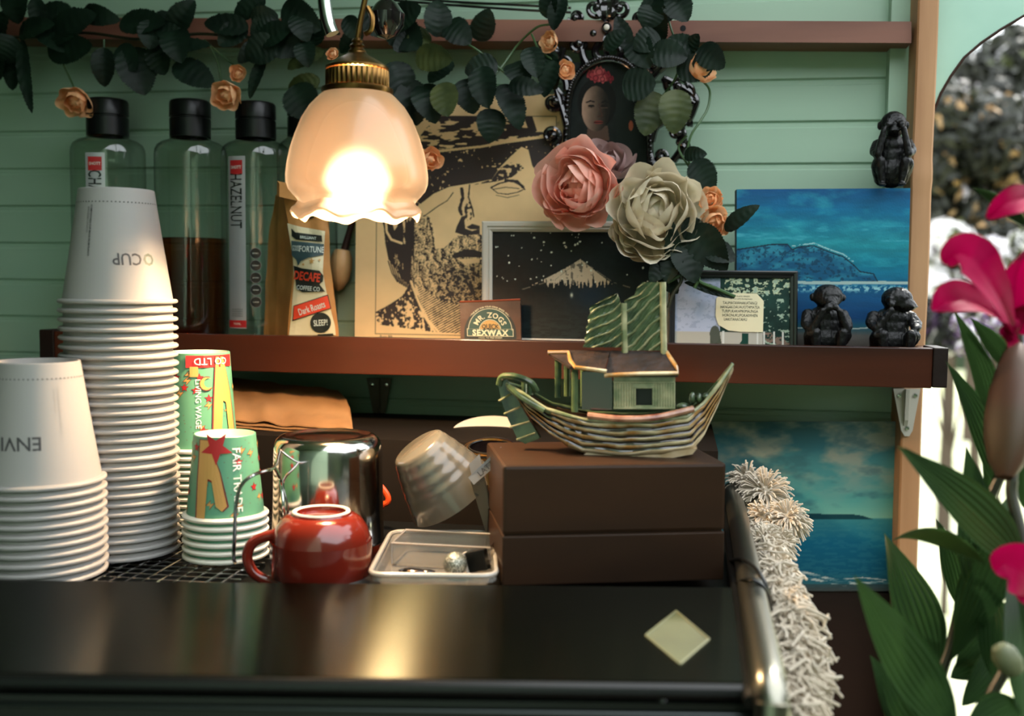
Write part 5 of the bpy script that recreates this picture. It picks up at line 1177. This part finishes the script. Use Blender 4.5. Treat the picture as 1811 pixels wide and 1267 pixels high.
n.links.new(b.outputs[0], mx.inputs[1]); n.links.new(tr.outputs[0], mx.inputs[2]); n.links.new(mx.outputs[0], mx2.inputs[1]); n.links.new(rf_.outputs[0], mx2.inputs[2]); n.links.new(mx2.outputs[0], o_.inputs[0])
mb.build('glass_shade', ms, lamp)
mb = MB()
def wv(r, h, t): return r+.0009*max(0, cos(40*t)), h
def g(y): return lp(y)
mb.lathe([(58*sL,g(168)),(60*sL,g(163)),(60*sL,g(158)),(56*sL,g(156))], 64, (lc.x, lc.y, 0))
mb.lathe([(51*sL,g(157)),(51.5*sL,g(156)),(51.5*sL,g(127)),(51*sL,g(126))], 240, (lc.x, lc.y, 0), wob=wv)
mb.lathe([(50*sL,g(126)),(53*sL,g(124)),(53*sL,g(120)),(49*sL,g(117)),(44*sL,g(113)),(30*sL,g(104)),(18*sL,g(97)),(15*sL,g(93)),(14*sL,g(90))], 64, (lc.x, lc.y, 0))
mb.build('brass_gallery', M_brass, lamp)
mb = MB(); mb.lathe([(14*sL,g(94)),(15.5*sL,g(91)),(13*sL,g(88)),(11*sL,g(85)),(13.5*sL,g(82)),(11*sL,g(79)),(8*sL,g(76)),(10*sL,g(73)),(8*sL,g(70)),(6*sL,g(68))], 40, (lc.x, lc.y, 0)); mb.build('brass_collar', M_brass, lamp)
arm = crv([Vector((lc.x, lc.y, g(71))), P(636, 45, Yl), P(641, 20, Yl), P(648, -10, Yl), P(664, -60, Yl), P(690, -130, Yl), P(700, -300, Yl), P(700, -1000, Yl)], 6)
mb = MB(); mb.tube(arm, .0026, 10); mb.build('brass_arm', M_brass, lamp)
mb = MB(); mb.tube(crv([P(650,12,Yl-.004), P(658,30,Yl-.004), P(656,52,Yl-.004), P(646,60,Yl-.002)], 5), .0024, 8); mb.build('brass_scroll', M_brass, lamp)
me_ = bpy.data.materials.new('lit_bulb_glass'); me_.use_nodes = True; eb = me_.node_tree.nodes['Principled BSDF']; eb.inputs['Emission Color'].default_value = (1, .69, .39, 1); eb.inputs['Emission Strength'].default_value = LAMP_W
mb = MB(); bz = g(322); mb.lathe([(0,-.024),(.010,-.022),(.018,-.015),(.021,-.005),(.019,.005),(.013,.012),(.008,.015)], 28, (lc.x, lc.y, bz)); bo = mb.build('bulb', me_, lamp)
mb = MB(); mb.lathe([(.0085,.014),(.010,.020),(.010,.050),(.008,.060),(.007,lp(165)-bz)], 24, (lc.x, lc.y, bz)); mb.build('bulb_socket', M_brass, lamp)
# chrome pipe and small dark glass globe next to the lamp
mb = MB(); mb.tube(crv([P(566,-1100,-.36), P(568,-300,-.36), P(571,-60,-.36), P(573,-10,-.36), P(576,18,-.36), P(581,42,-.36), P(588,60,-.36)], 6), [.0068]*37, 14)
tag(mb.build('chrome_pipe', M_chrome, base=P(576,18,-.36)), 'bent shiny chrome pipe left of the brass lamp arm', 'pipe')
mb = MB(); q = P(684, 32, -.30); mb.lathe([(0,-.022),(.010,-.019),(.018,-.008),(.019,.004),(.012,.014),(.007,.018),(.006,.030),(.003,.060),(.0012,.070),(.0012,.52)], 28, q); tag(mb.build('glass_ornament', M_blackg, base=q), 'small dark glossy glass ornament hanging right of the lamp arm', 'ornament')
for k, (y0_, y1_) in enumerate(((2,14),(8,22))):
    mb = MB(); mb.tube(crv([P(690,y0_-8,-.03), P(800,y0_+1,-.03), P(900,y1_-6,-.03), P(1010,y1_,-.03)], 6), .0016, 8)
    tag(mb.build('electric_cable', M_black, base=P(800,y0_,-.03)), 'upper thin black cable along the wall above the rail' if k == 0 else 'lower thin black cable along the wall above the rail', 'cable', 'black cables above the rail')
# ================================================================ ROSE GARLAND
gar = thing('rose_garland', P(600, 60, -.075), 'artificial rose vine garland draped along the wooden rail', 'garland')
Yg_ = -.085
for k, v_ in enumerate([[(-40,62),(60,66),(150,58),(250,70),(350,60),(450,66),(540,50),(600,60)], [(700,30),(770,60),(830,80),(870,110),(905,140)], [(868,140),(890,115),(915,80),(950,48),(985,40),(1005,10)], [(868,145),(864,175),(866,200)], [(868,150),(880,170),(890,185)],
        [(1178,20),(1190,60),(1205,90),(1198,130),(1180,160),(1165,175)], [(1240,140),(1255,160),(1252,190),(1238,215),(1222,240),(1216,270),(1222,300)], [(105,95),(115,120),(128,148),(135,165)], [(370,80),(385,110),(392,148),(400,160)], [(360,70),(385,92),(410,112),(420,124)], [(184,70),(184,92)], [(285,80),(300,95),(310,108)],
        [(1215,240),(1200,262),(1222,300)], [(940,60),(955,90),(985,110),(1000,120)]]):
    mb = MB(); pts = crv([P(x, y, Yg_+.012*sin(x*.05)) for x, y in v_], 6); mb.tube(pts, .0014 if k else .0020, 6); mb.build('vine_stem', M_stem if k else M_lstem, gar)
LV = [(28,-25,30,42,44,0),(62,-5,76,62,26,0),(14,20,0,78,34,0),(88,70,166,22,50,0),(84,92,163,80,42,0),(184,84,184,153,34,0),(25,85,22,160,32,0),(40,70,53,198,20,0),(8,78,0,142,22,0),(212,40,292,42,44,0),(306,58,342,0,38,0),(230,84,256,167,56,0),(270,78,292,133,36,0),(308,112,378,152,44,0),(298,86,372,78,26,0),(460,76,422,109,26,0),(470,98,440,174,20,0),(470,62,534,92,56,0),(500,10,566,52,46,0),(470,0,412,34,36,0),(130,30,60,20,40,0),(440,50,360,40,34,0),
      (572,88,508,122,46,1),(566,140,508,158,30,1),(520,150,552,212,56,0),(772,66,775,-2,44,0),(690,40,745,86,52,0),(640,20,690,66,44,0),(735,100,800,106,42,1),(880,112,822,128,40,0),(800,108,758,146,38,0),(782,146,792,206,44,1),(850,118,862,190,44,0),(866,192,868,252,46,0),(884,150,922,226,44,0),(715,140,738,222,54,0),(690,110,720,180,50,0),(745,150,770,215,48,0),(820,140,838,200,46,0),
      (995,-5,978,52,32,0),(1150,-10,1172,72,44,0),(1186,-6,1216,36,46,0),(1120,66,1148,118,46,0),(1150,96,1216,100,46,0),(1196,120,1260,124,44,0),(1100,150,1160,148,54,0),(1158,162,1140,240,50,1),(1196,158,1192,236,52,1),(1210,274,1248,272,24,0),(1226,284,1262,336,44,0),(936,84,950,136,36,0),(982,108,962,172,32,0),(906,112,930,150,44,0),(876,128,845,150,34,0),(760,60,720,78,34,1),(610,30,640,70,30,0),(640,60,600,92,30,0),(900,150,960,160,30,0),(1214,96,1236,60,26,0)]
rdl = random.Random(77)
for _ in range(34):
    x0_ = rdl.choice([rdl.uniform(-10,560), rdl.uniform(480,640), rdl.uniform(660,860), rdl.uniform(940,1240)]); y0_ = rdl.uniform(20,84) if x0_ < 900 else rdl.uniform(0,120)
    if 1205 < x0_: y0_ = rdl.uniform(80,130)
    an = rdl.uniform(.2, 2.9) if rdl.random() < .75 else rdl.uniform(3.4, 6); l_ = rdl.uniform(40,72); LV.append((x0_, y0_, x0_+l_*cos(an), y0_+l_*sin(an)*.9, rdl.uniform(28,46), 0))
for k, (x0_, y0_, x1_, y1_, w_, kind) in enumerate(LV):
    rd = random.Random(k); Y0_ = Yg_-.012+rd.uniform(-.014,.012) - (.05 if 490 < x0_ < 700 and False else 0); Y1_ = Y0_+rd.uniform(-.02,.006)
    a_, b_ = P(x0_, y0_, Y0_), P(x1_, y1_, Y1_); n_ = (TOCAM+Vector((rd.uniform(-.5,.5), 0, rd.uniform(-.3,.5)))).normalized()
    mb = MB(); leaf(mb, a_, b_, w_*scale_at(Y0_, x0_)*1.08, n_, rd.uniform(.0,.12), rd.uniform(.08,.28), serr=.10, nt_=44, nw=6, power=.62, peak=.42, vein=.0006)
    pts = [a_+(b_-a_)*t for t in (-.08,.2,.5,.8)]; 
    o = mb.build('leaf', M_rleaf2 if kind else M_rleaf, gar)
def bowl_petal(mb, c, axis, ang, r, top, spread, ruf, seed, curl=.2, nu=12, nv=10):
    """cupped petal: a ruffled patch of a bowl round the flower axis, from its base up to the polar angle top"""
    x, y, a = basis(axis); rd = random.Random(seed); p1, p2, k1 = rd.random()*6, rd.random()*6, rd.uniform(2,4.5); notch = rd.uniform(.0,.05)
    def fn(u, v):
        s_ = u*2-1; th = 2.5+(top-2.5)*v*(1-.11*abs(s_)**4+notch*.5*cos(s_*k1+p1)); w_ = (v*.97+.03)**.55*(1-.30*max(0, v-.75)/.25*abs(s_))
        be = s_*spread*(.34+.66*min(1, v/.55)**.8)*(1-.12*v)
        rr = r*(.62+.38*v)*(1-.10*s_*s_) + ruf*v**3*sin(s_*k1*1.2+p1) + ruf*.35*v*sin(s_*6+v*4+p2) + r*curl*.35*v**6
        e_ = x*cos(ang)+y*sin(ang); t_ = -x*sin(ang)+y*cos(ang)
        return c + (e_*(sin(th)*cos(be)) + a*(cos(th)*cos(be)) + t_*sin(be))*rr
    return mb.grid(fn, nu, nv)
def flower(name, px, py, Y, rpx, material, label, cat, axis=None, layers=((.25,5,.95),(.5,6,.8),(.8,7,.6),(1.0,8,.4)), parent=None, seed=1, ruf=.08, group=None, curl=.25, heart=None, ht=1.0, wk=1.0):
    c = P(px, py, Y); R_ = rpx*scale_at(Y, px); axis = Vector(axis) if axis is not None else TOCAM; axis = axis.normalized(); rd = random.Random(seed)
    root = thing(name, c, label, cat, group) if parent is None else None
    if parent is not None:
        core = MB(); core.ball(c, R_*.28, nu=10, nv=7); root = core.build(name, material, parent)
    idx = 0
    nl = len(layers); cc_ = c-axis*R_*.12
    if parent is None:
        core = MB(); core.ball(cc_, R_*.27, nu=16, nv=10); core.build('flower_heart', material, root)
    for li, (f, n, hh) in enumerate(layers):
        for k in range(n):
            ang = 2*pi*(k+rd.uniform(-.25,.25))/n + li*1.1; mb = MB()
            q = (li+.6)/nl; tt = .12+1.28*q**1.15+rd.uniform(-.12,.12)
            bowl_petal(mb, cc_, axis, ang, R_*(.30+.70*q)*rd.uniform(.92,1.06), tt, wk*(1.05-.22*q)*rd.uniform(.85,1.15), R_*ruf*rd.uniform(.6,1.3), seed*100+idx, curl*q)
            mb.build('petal', material, root); idx += 1
    return root
for k, (x, y, r, Y, ax_) in enumerate([(134,180,30,-.11,(.1,-1,-.6)), (401,168,28,-.11,(.1,-1,-.5)), (421,130,16,-.10,(.3,-1,.1)), (972,75,20,-.10,(-.6,-1,.1)), (1000,124,20,-.10,(.5,-1,.2)), (1242,122,30,-.10,(.7,-.7,.5)), (762,283,22,-.12,(.5,-1,0)), (588,96,12,-.2,(0,-1,.2))]):
    flower('rose', x, y, Y, r, M_rose, None, None, ax_, ((.3,4,1.0),(.6,5,.85),(1.0,6,.55)), gar, 20+k)
pinkp = flower('peony', 1022, 328, -.150, 80, M_pinkp, 'large salmon-pink silk peony above the mountain print', 'artificial flower', (-.35,-1,-.05), ((.16,3,1),(.32,4,1),(.5,5,1),(.68,6,1),(.86,6,1),(1.0,6,1)), seed=3, ruf=.10, curl=.3)
mauve = flower('peony', 1078, 284, -.105, 52, M_mauvep, 'dusky mauve silk flower behind and above the pink peony', 'artificial flower', (.1,-.7,.8), ((.3,3,.9),(.62,4,.7),(1.0,5,.4)), seed=5, ruf=.04)
whitep = flower('peony', 1160, 372, -.165, 86, M_whitep, 'largest flower, an ivory silk peony right of the pink one', 'artificial flower', (.15,-1,.12), ((.14,3,1),(.28,4,1),(.45,5,1),(.62,5,1),(.82,6,1),(1.0,6,1)), seed=9, ruf=.09, curl=.3)
for k in range(9):
    rd = random.Random(90+k); mb = MB(); a_ = P(1150,392,-.158); x_, y_, z_ = basis(TOCAM); tgt = Vector((-cos(.15+k*.21), 0, -sin(.15+k*.21))); an_ = atan2(tgt.dot(y_), tgt.dot(x_))
    bowl_petal(mb, a_, TOCAM, an_, (.040+.0022*(k % 4))*rd.uniform(.95,1.08), 1.15+.16*(k % 3), .62, .003, 500+k, .2); mb.build('petal', M_whitep, whitep)
for k in range(0):
    mb = MB(); rd = random.Random(40+k); axw = Vector((-.35,-.45,-.85)).normalized()
    bowl_petal(mb, P(1144,412,-.158), axw, k*2*pi/7, .050*rd.uniform(.85,1.15), .75+.12*k, .95, .0035, k+3, .2); mb.build('petal', M_whitep, whitep)
flower('small_rose', 1256, 352, -.150, 24, M_rose, 'upper small peach silk rose right of the ivory peony', 'artificial flower', (-.1,-1,.1), ((.3,4,1.0),(.6,5,.85),(1.0,6,.55)), seed=61, group='small peach roses by the ivory peony')
flower('small_rose', 1264, 393, -.155, 31, M_rose, 'lower, larger peach silk rose right of the ivory peony', 'artificial flower', (.1,-1,-.3), ((.3,4,1.0),(.6,5,.85),(1.0,6,.5)), seed=62, group='small peach roses by the ivory peony')
spray = thing('leaf_spray', P(1200, 500, -.14), 'dark green stems and leaves hanging below the ivory peony', 'foliage')
for (x0_, y0_, x1_, y1_, w_, k) in [(1282,408,1342,362,30,1),(1186,470,1188,388,30,2),(1196,440,1178,500,38,3),(1225,400,1285,478,60,4),(1205,425,1230,500,56,5),(1250,440,1300,460,44,6),(1180,455,1150,500,34,7),(1210,500,1292,520,13,8),(1225,505,1300,528,12,9),(1165,480,1200,520,30,10),(1215,385,1240,440,40,11)]:
    mb = MB(); rd = random.Random(k); leaf(mb, P(x0_, y0_, -.158), P(x1_, y1_, -.172 if k < 8 else -.15), w_*scale_at(-.15), (TOCAM+Vector((rd.uniform(-.4,.4),0,rd.uniform(-.3,.4)))), .06, .18, serr=.06, nt_=40, nw=6, power=.7, vein=.0006); mb.build('leaf', M_rleaf, spray)
for k, v_ in enumerate([[(1190,440),(1195,470),(1205,495),(1190,520),(1182,545)], [(1200,460),(1225,485),(1240,500),(1270,512),(1300,525)], [(1240,390),(1225,430),(1205,470),(1215,495)], [(1180,500),(1210,485),(1235,490),(1228,510)], [(1175,420),(1195,440),(1240,425)]]):
    mb = MB(); mb.tube(crv([P(x, y, -.16) for x, y in v_], 6), .0021, 7); mb.build('stem', M_stem if k % 2 else M_lstem, spray)
# ================================================================ YARN GARLAND
yg = thing('yarn_garland', PZ(1380, 1000, 1.19), 'shaggy cream wool pompom garland hanging down beside the machine rail', 'garland')
def yarn_cluster(name, c, R_, n, seed, flat=1.0, ln=(.75,1.1), th=.00095, dirs=None, curl=.25, lab=None):
    rd = random.Random(seed); mb = MB(); mb.ball(c, R_*.35, nu=10, nv=8)
    for k in range(n):
        while True:
            d = Vector((rd.gauss(0,1), rd.gauss(0,1), rd.gauss(0,1))).normalized()
            if dirs is None or d.dot(dirs) > -.2 or rd.random() < .3: break
        l = R_*rd.uniform(*ln); side = d.cross(Vector((rd.gauss(0,1), rd.gauss(0,1), rd.gauss(0,1)))).normalized()
        p0 = c+d*R_*.1; p = [p0, c+d*l*.5+side*R_*curl*.25+Vector((0,0,-.0)), c+d*l*.85+side*R_*curl*.7-Vector((0,0,.06*R_)), c+d*l+side*R_*curl-Vector((0,0,.18*R_))]
        mb.tube(p, [th, th, th*1.1, th*.9], 5)
    return mb.build(name, M_yarn, yg)
def gz(x, y, z): return PZ(x, y, z)
cl = [(1322,852,1.222,40),(1352,872,1.217,50),(1392,918,1.209,40),(1350,915,1.21,30),(1350,960,1.203,34),(1378,960,1.197,32)]
for k, (x, y, z, r) in enumerate(cl):
    c = gz(x, y, z); sc__ = (c-CAM).length/FPX; yarn_cluster('pompom', c, r*sc__, 300 if k < 3 else 160, k, curl=.12 if k < 3 else .5)
path = crv([gz(1340,940,1.2), gz(1362,985,1.2), gz(1378,1030,1.195), gz(1395,1080,1.185), gz(1402,1130,1.172), gz(1410,1180,1.160), gz(1408,1225,1.150), gz(1415,1290,1.135)], 9)
mb = MB(); rd = random.Random(5)
mb.tube(path, .008, 8)
for i, c in enumerate(path):
    for k in range(26):
        d = Vector((rd.gauss(.25,1), rd.gauss(-.2,.8), rd.gauss(-.1,.8))).normalized(); l = rd.uniform(.012,.030)*(1.12 if 28 < i < 50 else .9)
        side = d.cross(Vector((rd.gauss(0,1), rd.gauss(0,1), rd.gauss(0,1)))).normalized(); dn_ = Vector((0,0,-1))
        th = rd.uniform(.0010,.0015)
        mb.tube([c+d*.003, c+d*l*.45+side*l*.3, c+d*l*.8+side*l*.15+dn_*l*.15, c+d*l+side*l*.45*rd.uniform(-1,1)+dn_*l*.35], [th,th,th,th*.9], 5)
o = mb.build('yarn_fringe', M_yarn, yg); o['kind'] = 'stuff'
# ================================================================ LILY PLANT
lily = thing('lily_plant', PZ(1760, 1400, .95), 'tall lily plant with magenta blooms in the right foreground', 'plant')
def LP(x, y, d): return CAM + ray(x, y).normalized()*d
LL = [(1811,1000,1592,788,96,.86,.80,.0),(1815,955,1600,790,40,.88,.80,.0),(1745,1000,1565,938,44,.84,.90,.2),(1690,1300,1508,1015,92,.80,.76,-.1),(1655,1180,1568,945,84,.92,.90,.15),(1765,860,1684,640,60,.94,.90,.1),(1745,890,1722,600,38,1.0,.96,.1),(1755,740,1694,548,46,.92,.86,.1),(1790,655,1716,560,40,.90,.88,0),(1815,400,1722,330,34,.90,.86,0),
      (1700,1080,1660,915,50,.95,.95,.1),(1735,1080,1715,790,86,.93,.90,.08),(1690,1130,1800,860,84,.92,.96,.1),(1800,900,1680,1180,74,.86,.9,.1),(1640,1290,1560,1170,80,.86,.84,.1),(1600,1300,1545,1160,70,.88,.86,.1),(1650,1300,1610,1080,70,.94,.92,.1),(1690,1180,1811,1050,60,.92,.95,.15),(1680,1200,1811,1130,64,.92,.96,.15),(1700,1250,1811,1090,60,.9,.95,.1),(1815,1290,1790,980,90,.82,.86,.0),(1800,1240,1700,1300,70,.82,.8,0),(1811,1030,1745,870,60,.9,.9,.1),(1760,960,1700,860,50,.96,.95,.1),(1811,900,1780,700,50,.98,.95,.1),(1755,1200,1750,1010,60,.88,.9,.1)]
for k, (x0_, y0_, x1_, y1_, w_, d0, d1, bend) in enumerate(LL):
    w_ = w_*.86
    rd = random.Random(k); a_, b_ = LP(x0_, y0_, d0), LP(x1_, y1_, d1); n_ = TOCAM+Vector((rd.uniform(-.35,.35), 0, .35))
    mb = MB(); leaf(mb, a_, b_, w_*d0/FPX, n_, bend*.5+.03, .22, nt_=26, nw=16, power=1.05, rib=.0011, peak=.40)
    mb.build('leaf', M_lleaf, lily)
for k, v_ in enumerate([[(1640,1400,.95),(1660,1220,.94),(1685,1130,.94),(1705,1040,.93),(1730,930,.93),(1770,840,.93)], [(1700,1400,.86),(1745,1250,.86),(1790,1160,.86),(1811,1060,.86),(1808,960,.86),(1790,880,.86),(1790,850,.86)], [(1811,700,.9),(1800,560,.9),(1795,600,.9)], [(1790,870,.86),(1800,780,.87),(1797,640,.9)], [(1790,1180,.84),(1782,1160,.82),(1779,1150,.8)]]):
    mb = MB(); mb.tube(crv([LP(*q) for q in v_], 6), .0042 if k < 2 else .0026, 10); mb.build('stem', M_lstem, lily)
def tepal(parent, pts, w_, seed=0, fold=.15, nrm_=None):
    """petal along a curved spine given as (px,py,dist)"""
    sp_ = crv([LP(*q) for q in pts], 6); n = len(sp_)-1; mb = MB(); nm = Vector(nrm_ or TOCAM).normalized()
    def fn(u, v):
        i = int(round(v*n)); p = sp_[i]; t = (sp_[min(i+1, n)]-sp_[max(i-1, 0)]).normalized(); x = t.cross(nm).normalized(); nn = x.cross(t).normalized(); s_ = u*2-1
        wd = w_/2*(sin(pi*min(1, v*.93+.05))**.75)
        return p + x*(s_*wd) + nn*(fold*wd*abs(s_)**1.5 + .0014*sin(v*9+seed+s_*2)*abs(s_) - .0012*math.exp(-(s_*6)**2))
    mb.grid(fn, 14, n); return mb.build('petal', M_lily, parent)
def bloom(c, petals):
    mb = MB(); mb.ball(LP(*c), .006, nu=10, nv=7); fl = mb.build('bloom', M_lily, lily)
    for k, (pts, w_, f, nr) in enumerate(petals): tepal(fl, pts, w_, k, f, nr)
    return fl
bl = bloom((1790,575,.84), [([(1792,592,.84),(1760,556,.80),(1715,532,.78),(1675,532,.77),(1648,548,.77)], .030, .25, (.1,-.7,.7)), ([(1794,588,.84),(1776,540,.80),(1742,482,.77),(1712,452,.765),(1686,452,.762),(1676,470,.765)], .031, .22, (.35,-1,.25)),
    ([(1797,588,.85),(1796,535,.84),(1803,480,.83),(1826,430,.81)], .026, .2, None), ([(1800,590,.86),(1825,560,.85),(1850,530,.84)], .030, .2, None), ([(1790,580,.85),(1784,595,.84),(1782,612,.83)], .016, .2, None)])
mb = MB(); mb.tube(crv([LP(1790,575,.84), LP(1760,530,.81), LP(1720,500,.79)], 5), .0009, 6); mb.build('stamen', M_stem, bl)
bl = bloom((1840,350,.86), [([(1840,345,.86),(1811,350,.82),(1780,360,.80),(1745,386,.80)], .020, .3, None), ([(1850,360,.86),(1830,380,.84),(1811,372,.83)], .02, .2, None)])
bl = bloom((1850,1040,.84), [([(1850,1045,.84),(1811,1012,.80),(1780,1000,.79),(1758,1010,.79)], .034, .25, None), ([(1850,1045,.84),(1820,1045,.82),(1800,1035,.82)], .02, .2, None)])
mb = MB(); a_, b_ = LP(1778,850,.86), LP(1800,600,.90); ax_ = (b_-a_); Lb = ax_.length
mb.lathe([(.001,0),(.006,Lb*.02),(.0125,Lb*.12),(.0165,Lb*.28),(.0175,Lb*.42),(.0160,Lb*.60),(.0125,Lb*.78),(.0075,Lb*.93),(.0,Lb)], 36, a_, tuple(ax_.normalized()), wob=lambda r, h, t: (r*(1+.07*cos(3*t)), h)); o = mb.build('flower_bud', M_bud, lily); tag(o, 'long closed brownish-pink bud')
mb = MB(); a_, b_ = LP(1800,1195,.80), LP(1764,1140,.79); ax_ = (b_-a_); Lb = ax_.length
mb.lathe([(.001,0),(.006,Lb*.1),(.0085,Lb*.35),(.0085,Lb*.7),(.005,Lb*.93),(.0,Lb)], 24, a_, tuple(ax_.normalized())); o = mb.build('flower_bud', mat_leaf('pale_green_bud', (120,124,92), (90,96,66), .5, .2, 20), lily); tag(o, 'small pale green bud')
# ================================================================ GARDEN OUTSIDE
GZ = -.25
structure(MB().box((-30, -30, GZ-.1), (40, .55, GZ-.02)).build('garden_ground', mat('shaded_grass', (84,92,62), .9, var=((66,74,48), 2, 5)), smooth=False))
M_hedge = mat('tall_hedge_green', (44,60,34), .9, var=((28,40,24), 1.2, 6), bump=(2,1,.2))
structure(MB().box((-14, -5.6, GZ), (5.5, -4.6, 3.4)).build('hedge_sky_blocker', M_hedge, smooth=False))  # unseen hedge, added behind the camera to cut low sky light
structure(MB().box((4.6, -4.6, GZ), (5.5, 1.5, 3.0)).build('hedge_sky_blocker_side', M_hedge, smooth=False))  # unseen side run, added to block low sky light from the right
structure(MB().box((-6, 21, GZ), (40, 22, 2.4)).build('garden_hedge_far', M_hedge, smooth=False))
lawn = MB(); lawn.grid(lambda u, v: (-4+40*u, .6+50*v, GZ+noise.noise(Vector((u*30, v*30, 0)))*.03), 60, 60)
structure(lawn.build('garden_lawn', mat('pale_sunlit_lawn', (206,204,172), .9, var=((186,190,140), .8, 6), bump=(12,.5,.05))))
M_gd = mat_leaf('dark_shrub_leaf', (17,20,12), (34,38,20), .5, .25, .8); M_gy = mat_leaf('yellow_green_shrub_leaf', (92,98,48), (60,70,32), .5, .3, .8); M_gw = mat_leaf('white_hydrangea_bloom', (238,236,232), (214,206,216), .7, .3, 1.5); M_gp = mat_leaf('purple_border_bloom', (150,110,160), (110,80,130), .7, .3, 1.5); M_trunk = mat('tree_bark', (70,56,44), .8, bump=(10,.5))
M_gg = mat_leaf('gold_seed_head', (190,150,104), (150,124,80), .6, .3, 1.5)
def GP(px, py, D): d = ray(px, py); d = d/d.y; return CAM + d*D
def shrub(name, label, cat, px, py, D, rx_, rz_, n, mats, share, leafsize, seed, trunk=True, ry=None, group=None):
    c = GP(px, py, D); rd = random.Random(seed); base = Vector((c.x, c.y, GZ)); t = thing(name, base, label, cat, group)
    lumps = [(c+Vector((rd.uniform(-1,1)*rx_*.75, rd.uniform(-1,1)*(ry or rx_)*.6, rd.uniform(-1,1)*rz_*.8)), rd.uniform(.28,.5)*min(rx_, rz_)) for _ in range(26)]
    mb = MB()
    for k in range(n):
        lc_, lr = rd.choice(lumps); d = Vector((rd.gauss(0,1), rd.gauss(0,1), rd.gauss(0,1))).normalized(); p = lc_+d*lr*rd.uniform(.75,1.08)
        if p.z < GZ+.02: continue
        s_ = leafsize*rd.uniform(.6,1.3); u_ = Vector((rd.gauss(0,1), rd.gauss(0,1), rd.gauss(0,1))).normalized(); v2 = d.cross(u_).normalized(); w2 = (d+u_*.6).normalized().cross(v2)
        mi = 0
        q = rd.random(); acc = 0
        for j, sh_ in enumerate(share):
            acc += sh_
            if q < acc: mi = j; break
        if mi and share[0] < 1: s_ *= 1.0
        mb.add([p-v2*s_, p-w2*s_*.45+d*s_*.1, p+v2*s_, p+w2*s_*.45+d*s_*.1], [(0,1,2,3)], mi)
    o = mb.build('foliage', mats, t, smooth=False); o['kind'] = 'stuff'
    tb = MB(); tb.tube([base, base.lerp(c, .5), c], [.12*rx_*.5, .09*rx_*.5, .04*rx_*.5], 8)
    for k in range(6): tb.tube([base.lerp(c, .55), lumps[k][0]], [.05*rx_*.5, .02*rx_*.5], 6)
    tb.build('trunk' if trunk else 'stem', M_trunk, t); return t
shrub('garden_tree', 'dark leafy tree filling the view beyond the caravan end', 'tree', 1735, 250, 12, 1.15, 1.25, 9000, [M_gd, M_gy, M_gw], (.86,.12,.02), .10, 1)
shrub('garden_tree', 'second dark tree further right beyond the caravan end', 'tree', 1960, 330, 15.5, .9, 1.5, 6000, [M_gd, M_gy], (.85,.15), .10, 2)
shrub('garden_shrub', 'dark rounded shrub with gold seed heads beyond the post', 'shrub', 1690, 330, 7.6, .62, .62, 6000, [M_gd, M_gg, M_gw], (.92,.06,.02), .055, 3, False)
shrub('garden_shrub', 'yellow-green shrub below the dark tree', 'shrub', 1740, 455, 9.2, .7, .28, 3500, [M_gy, M_gd, M_gw], (.5,.3,.2), .05, 4, False)
shrub('hydrangea_shrub', 'white flowering hydrangea behind the lily bloom', 'shrub', 1735, 500, 6.4, .52, .28, 4000, [M_gw, M_gy, M_gd], (.62,.18,.2), .065, 5, False)
shrub('garden_shrub', 'low dark shrub at the edge of the bright lawn', 'shrub', 1690, 575, 5.6, .3, .13, 3000, [M_gd, M_gp, M_gw], (.85,.12,.03), .05, 6, False)
shrub('flower_border', 'purple flowering border at the far edge of the lawn', 'flowers', 1775, 590, 5.2, .25, .1, 2500, [M_gy, M_gp, M_gw], (.4,.35,.25), .03, 7, False)
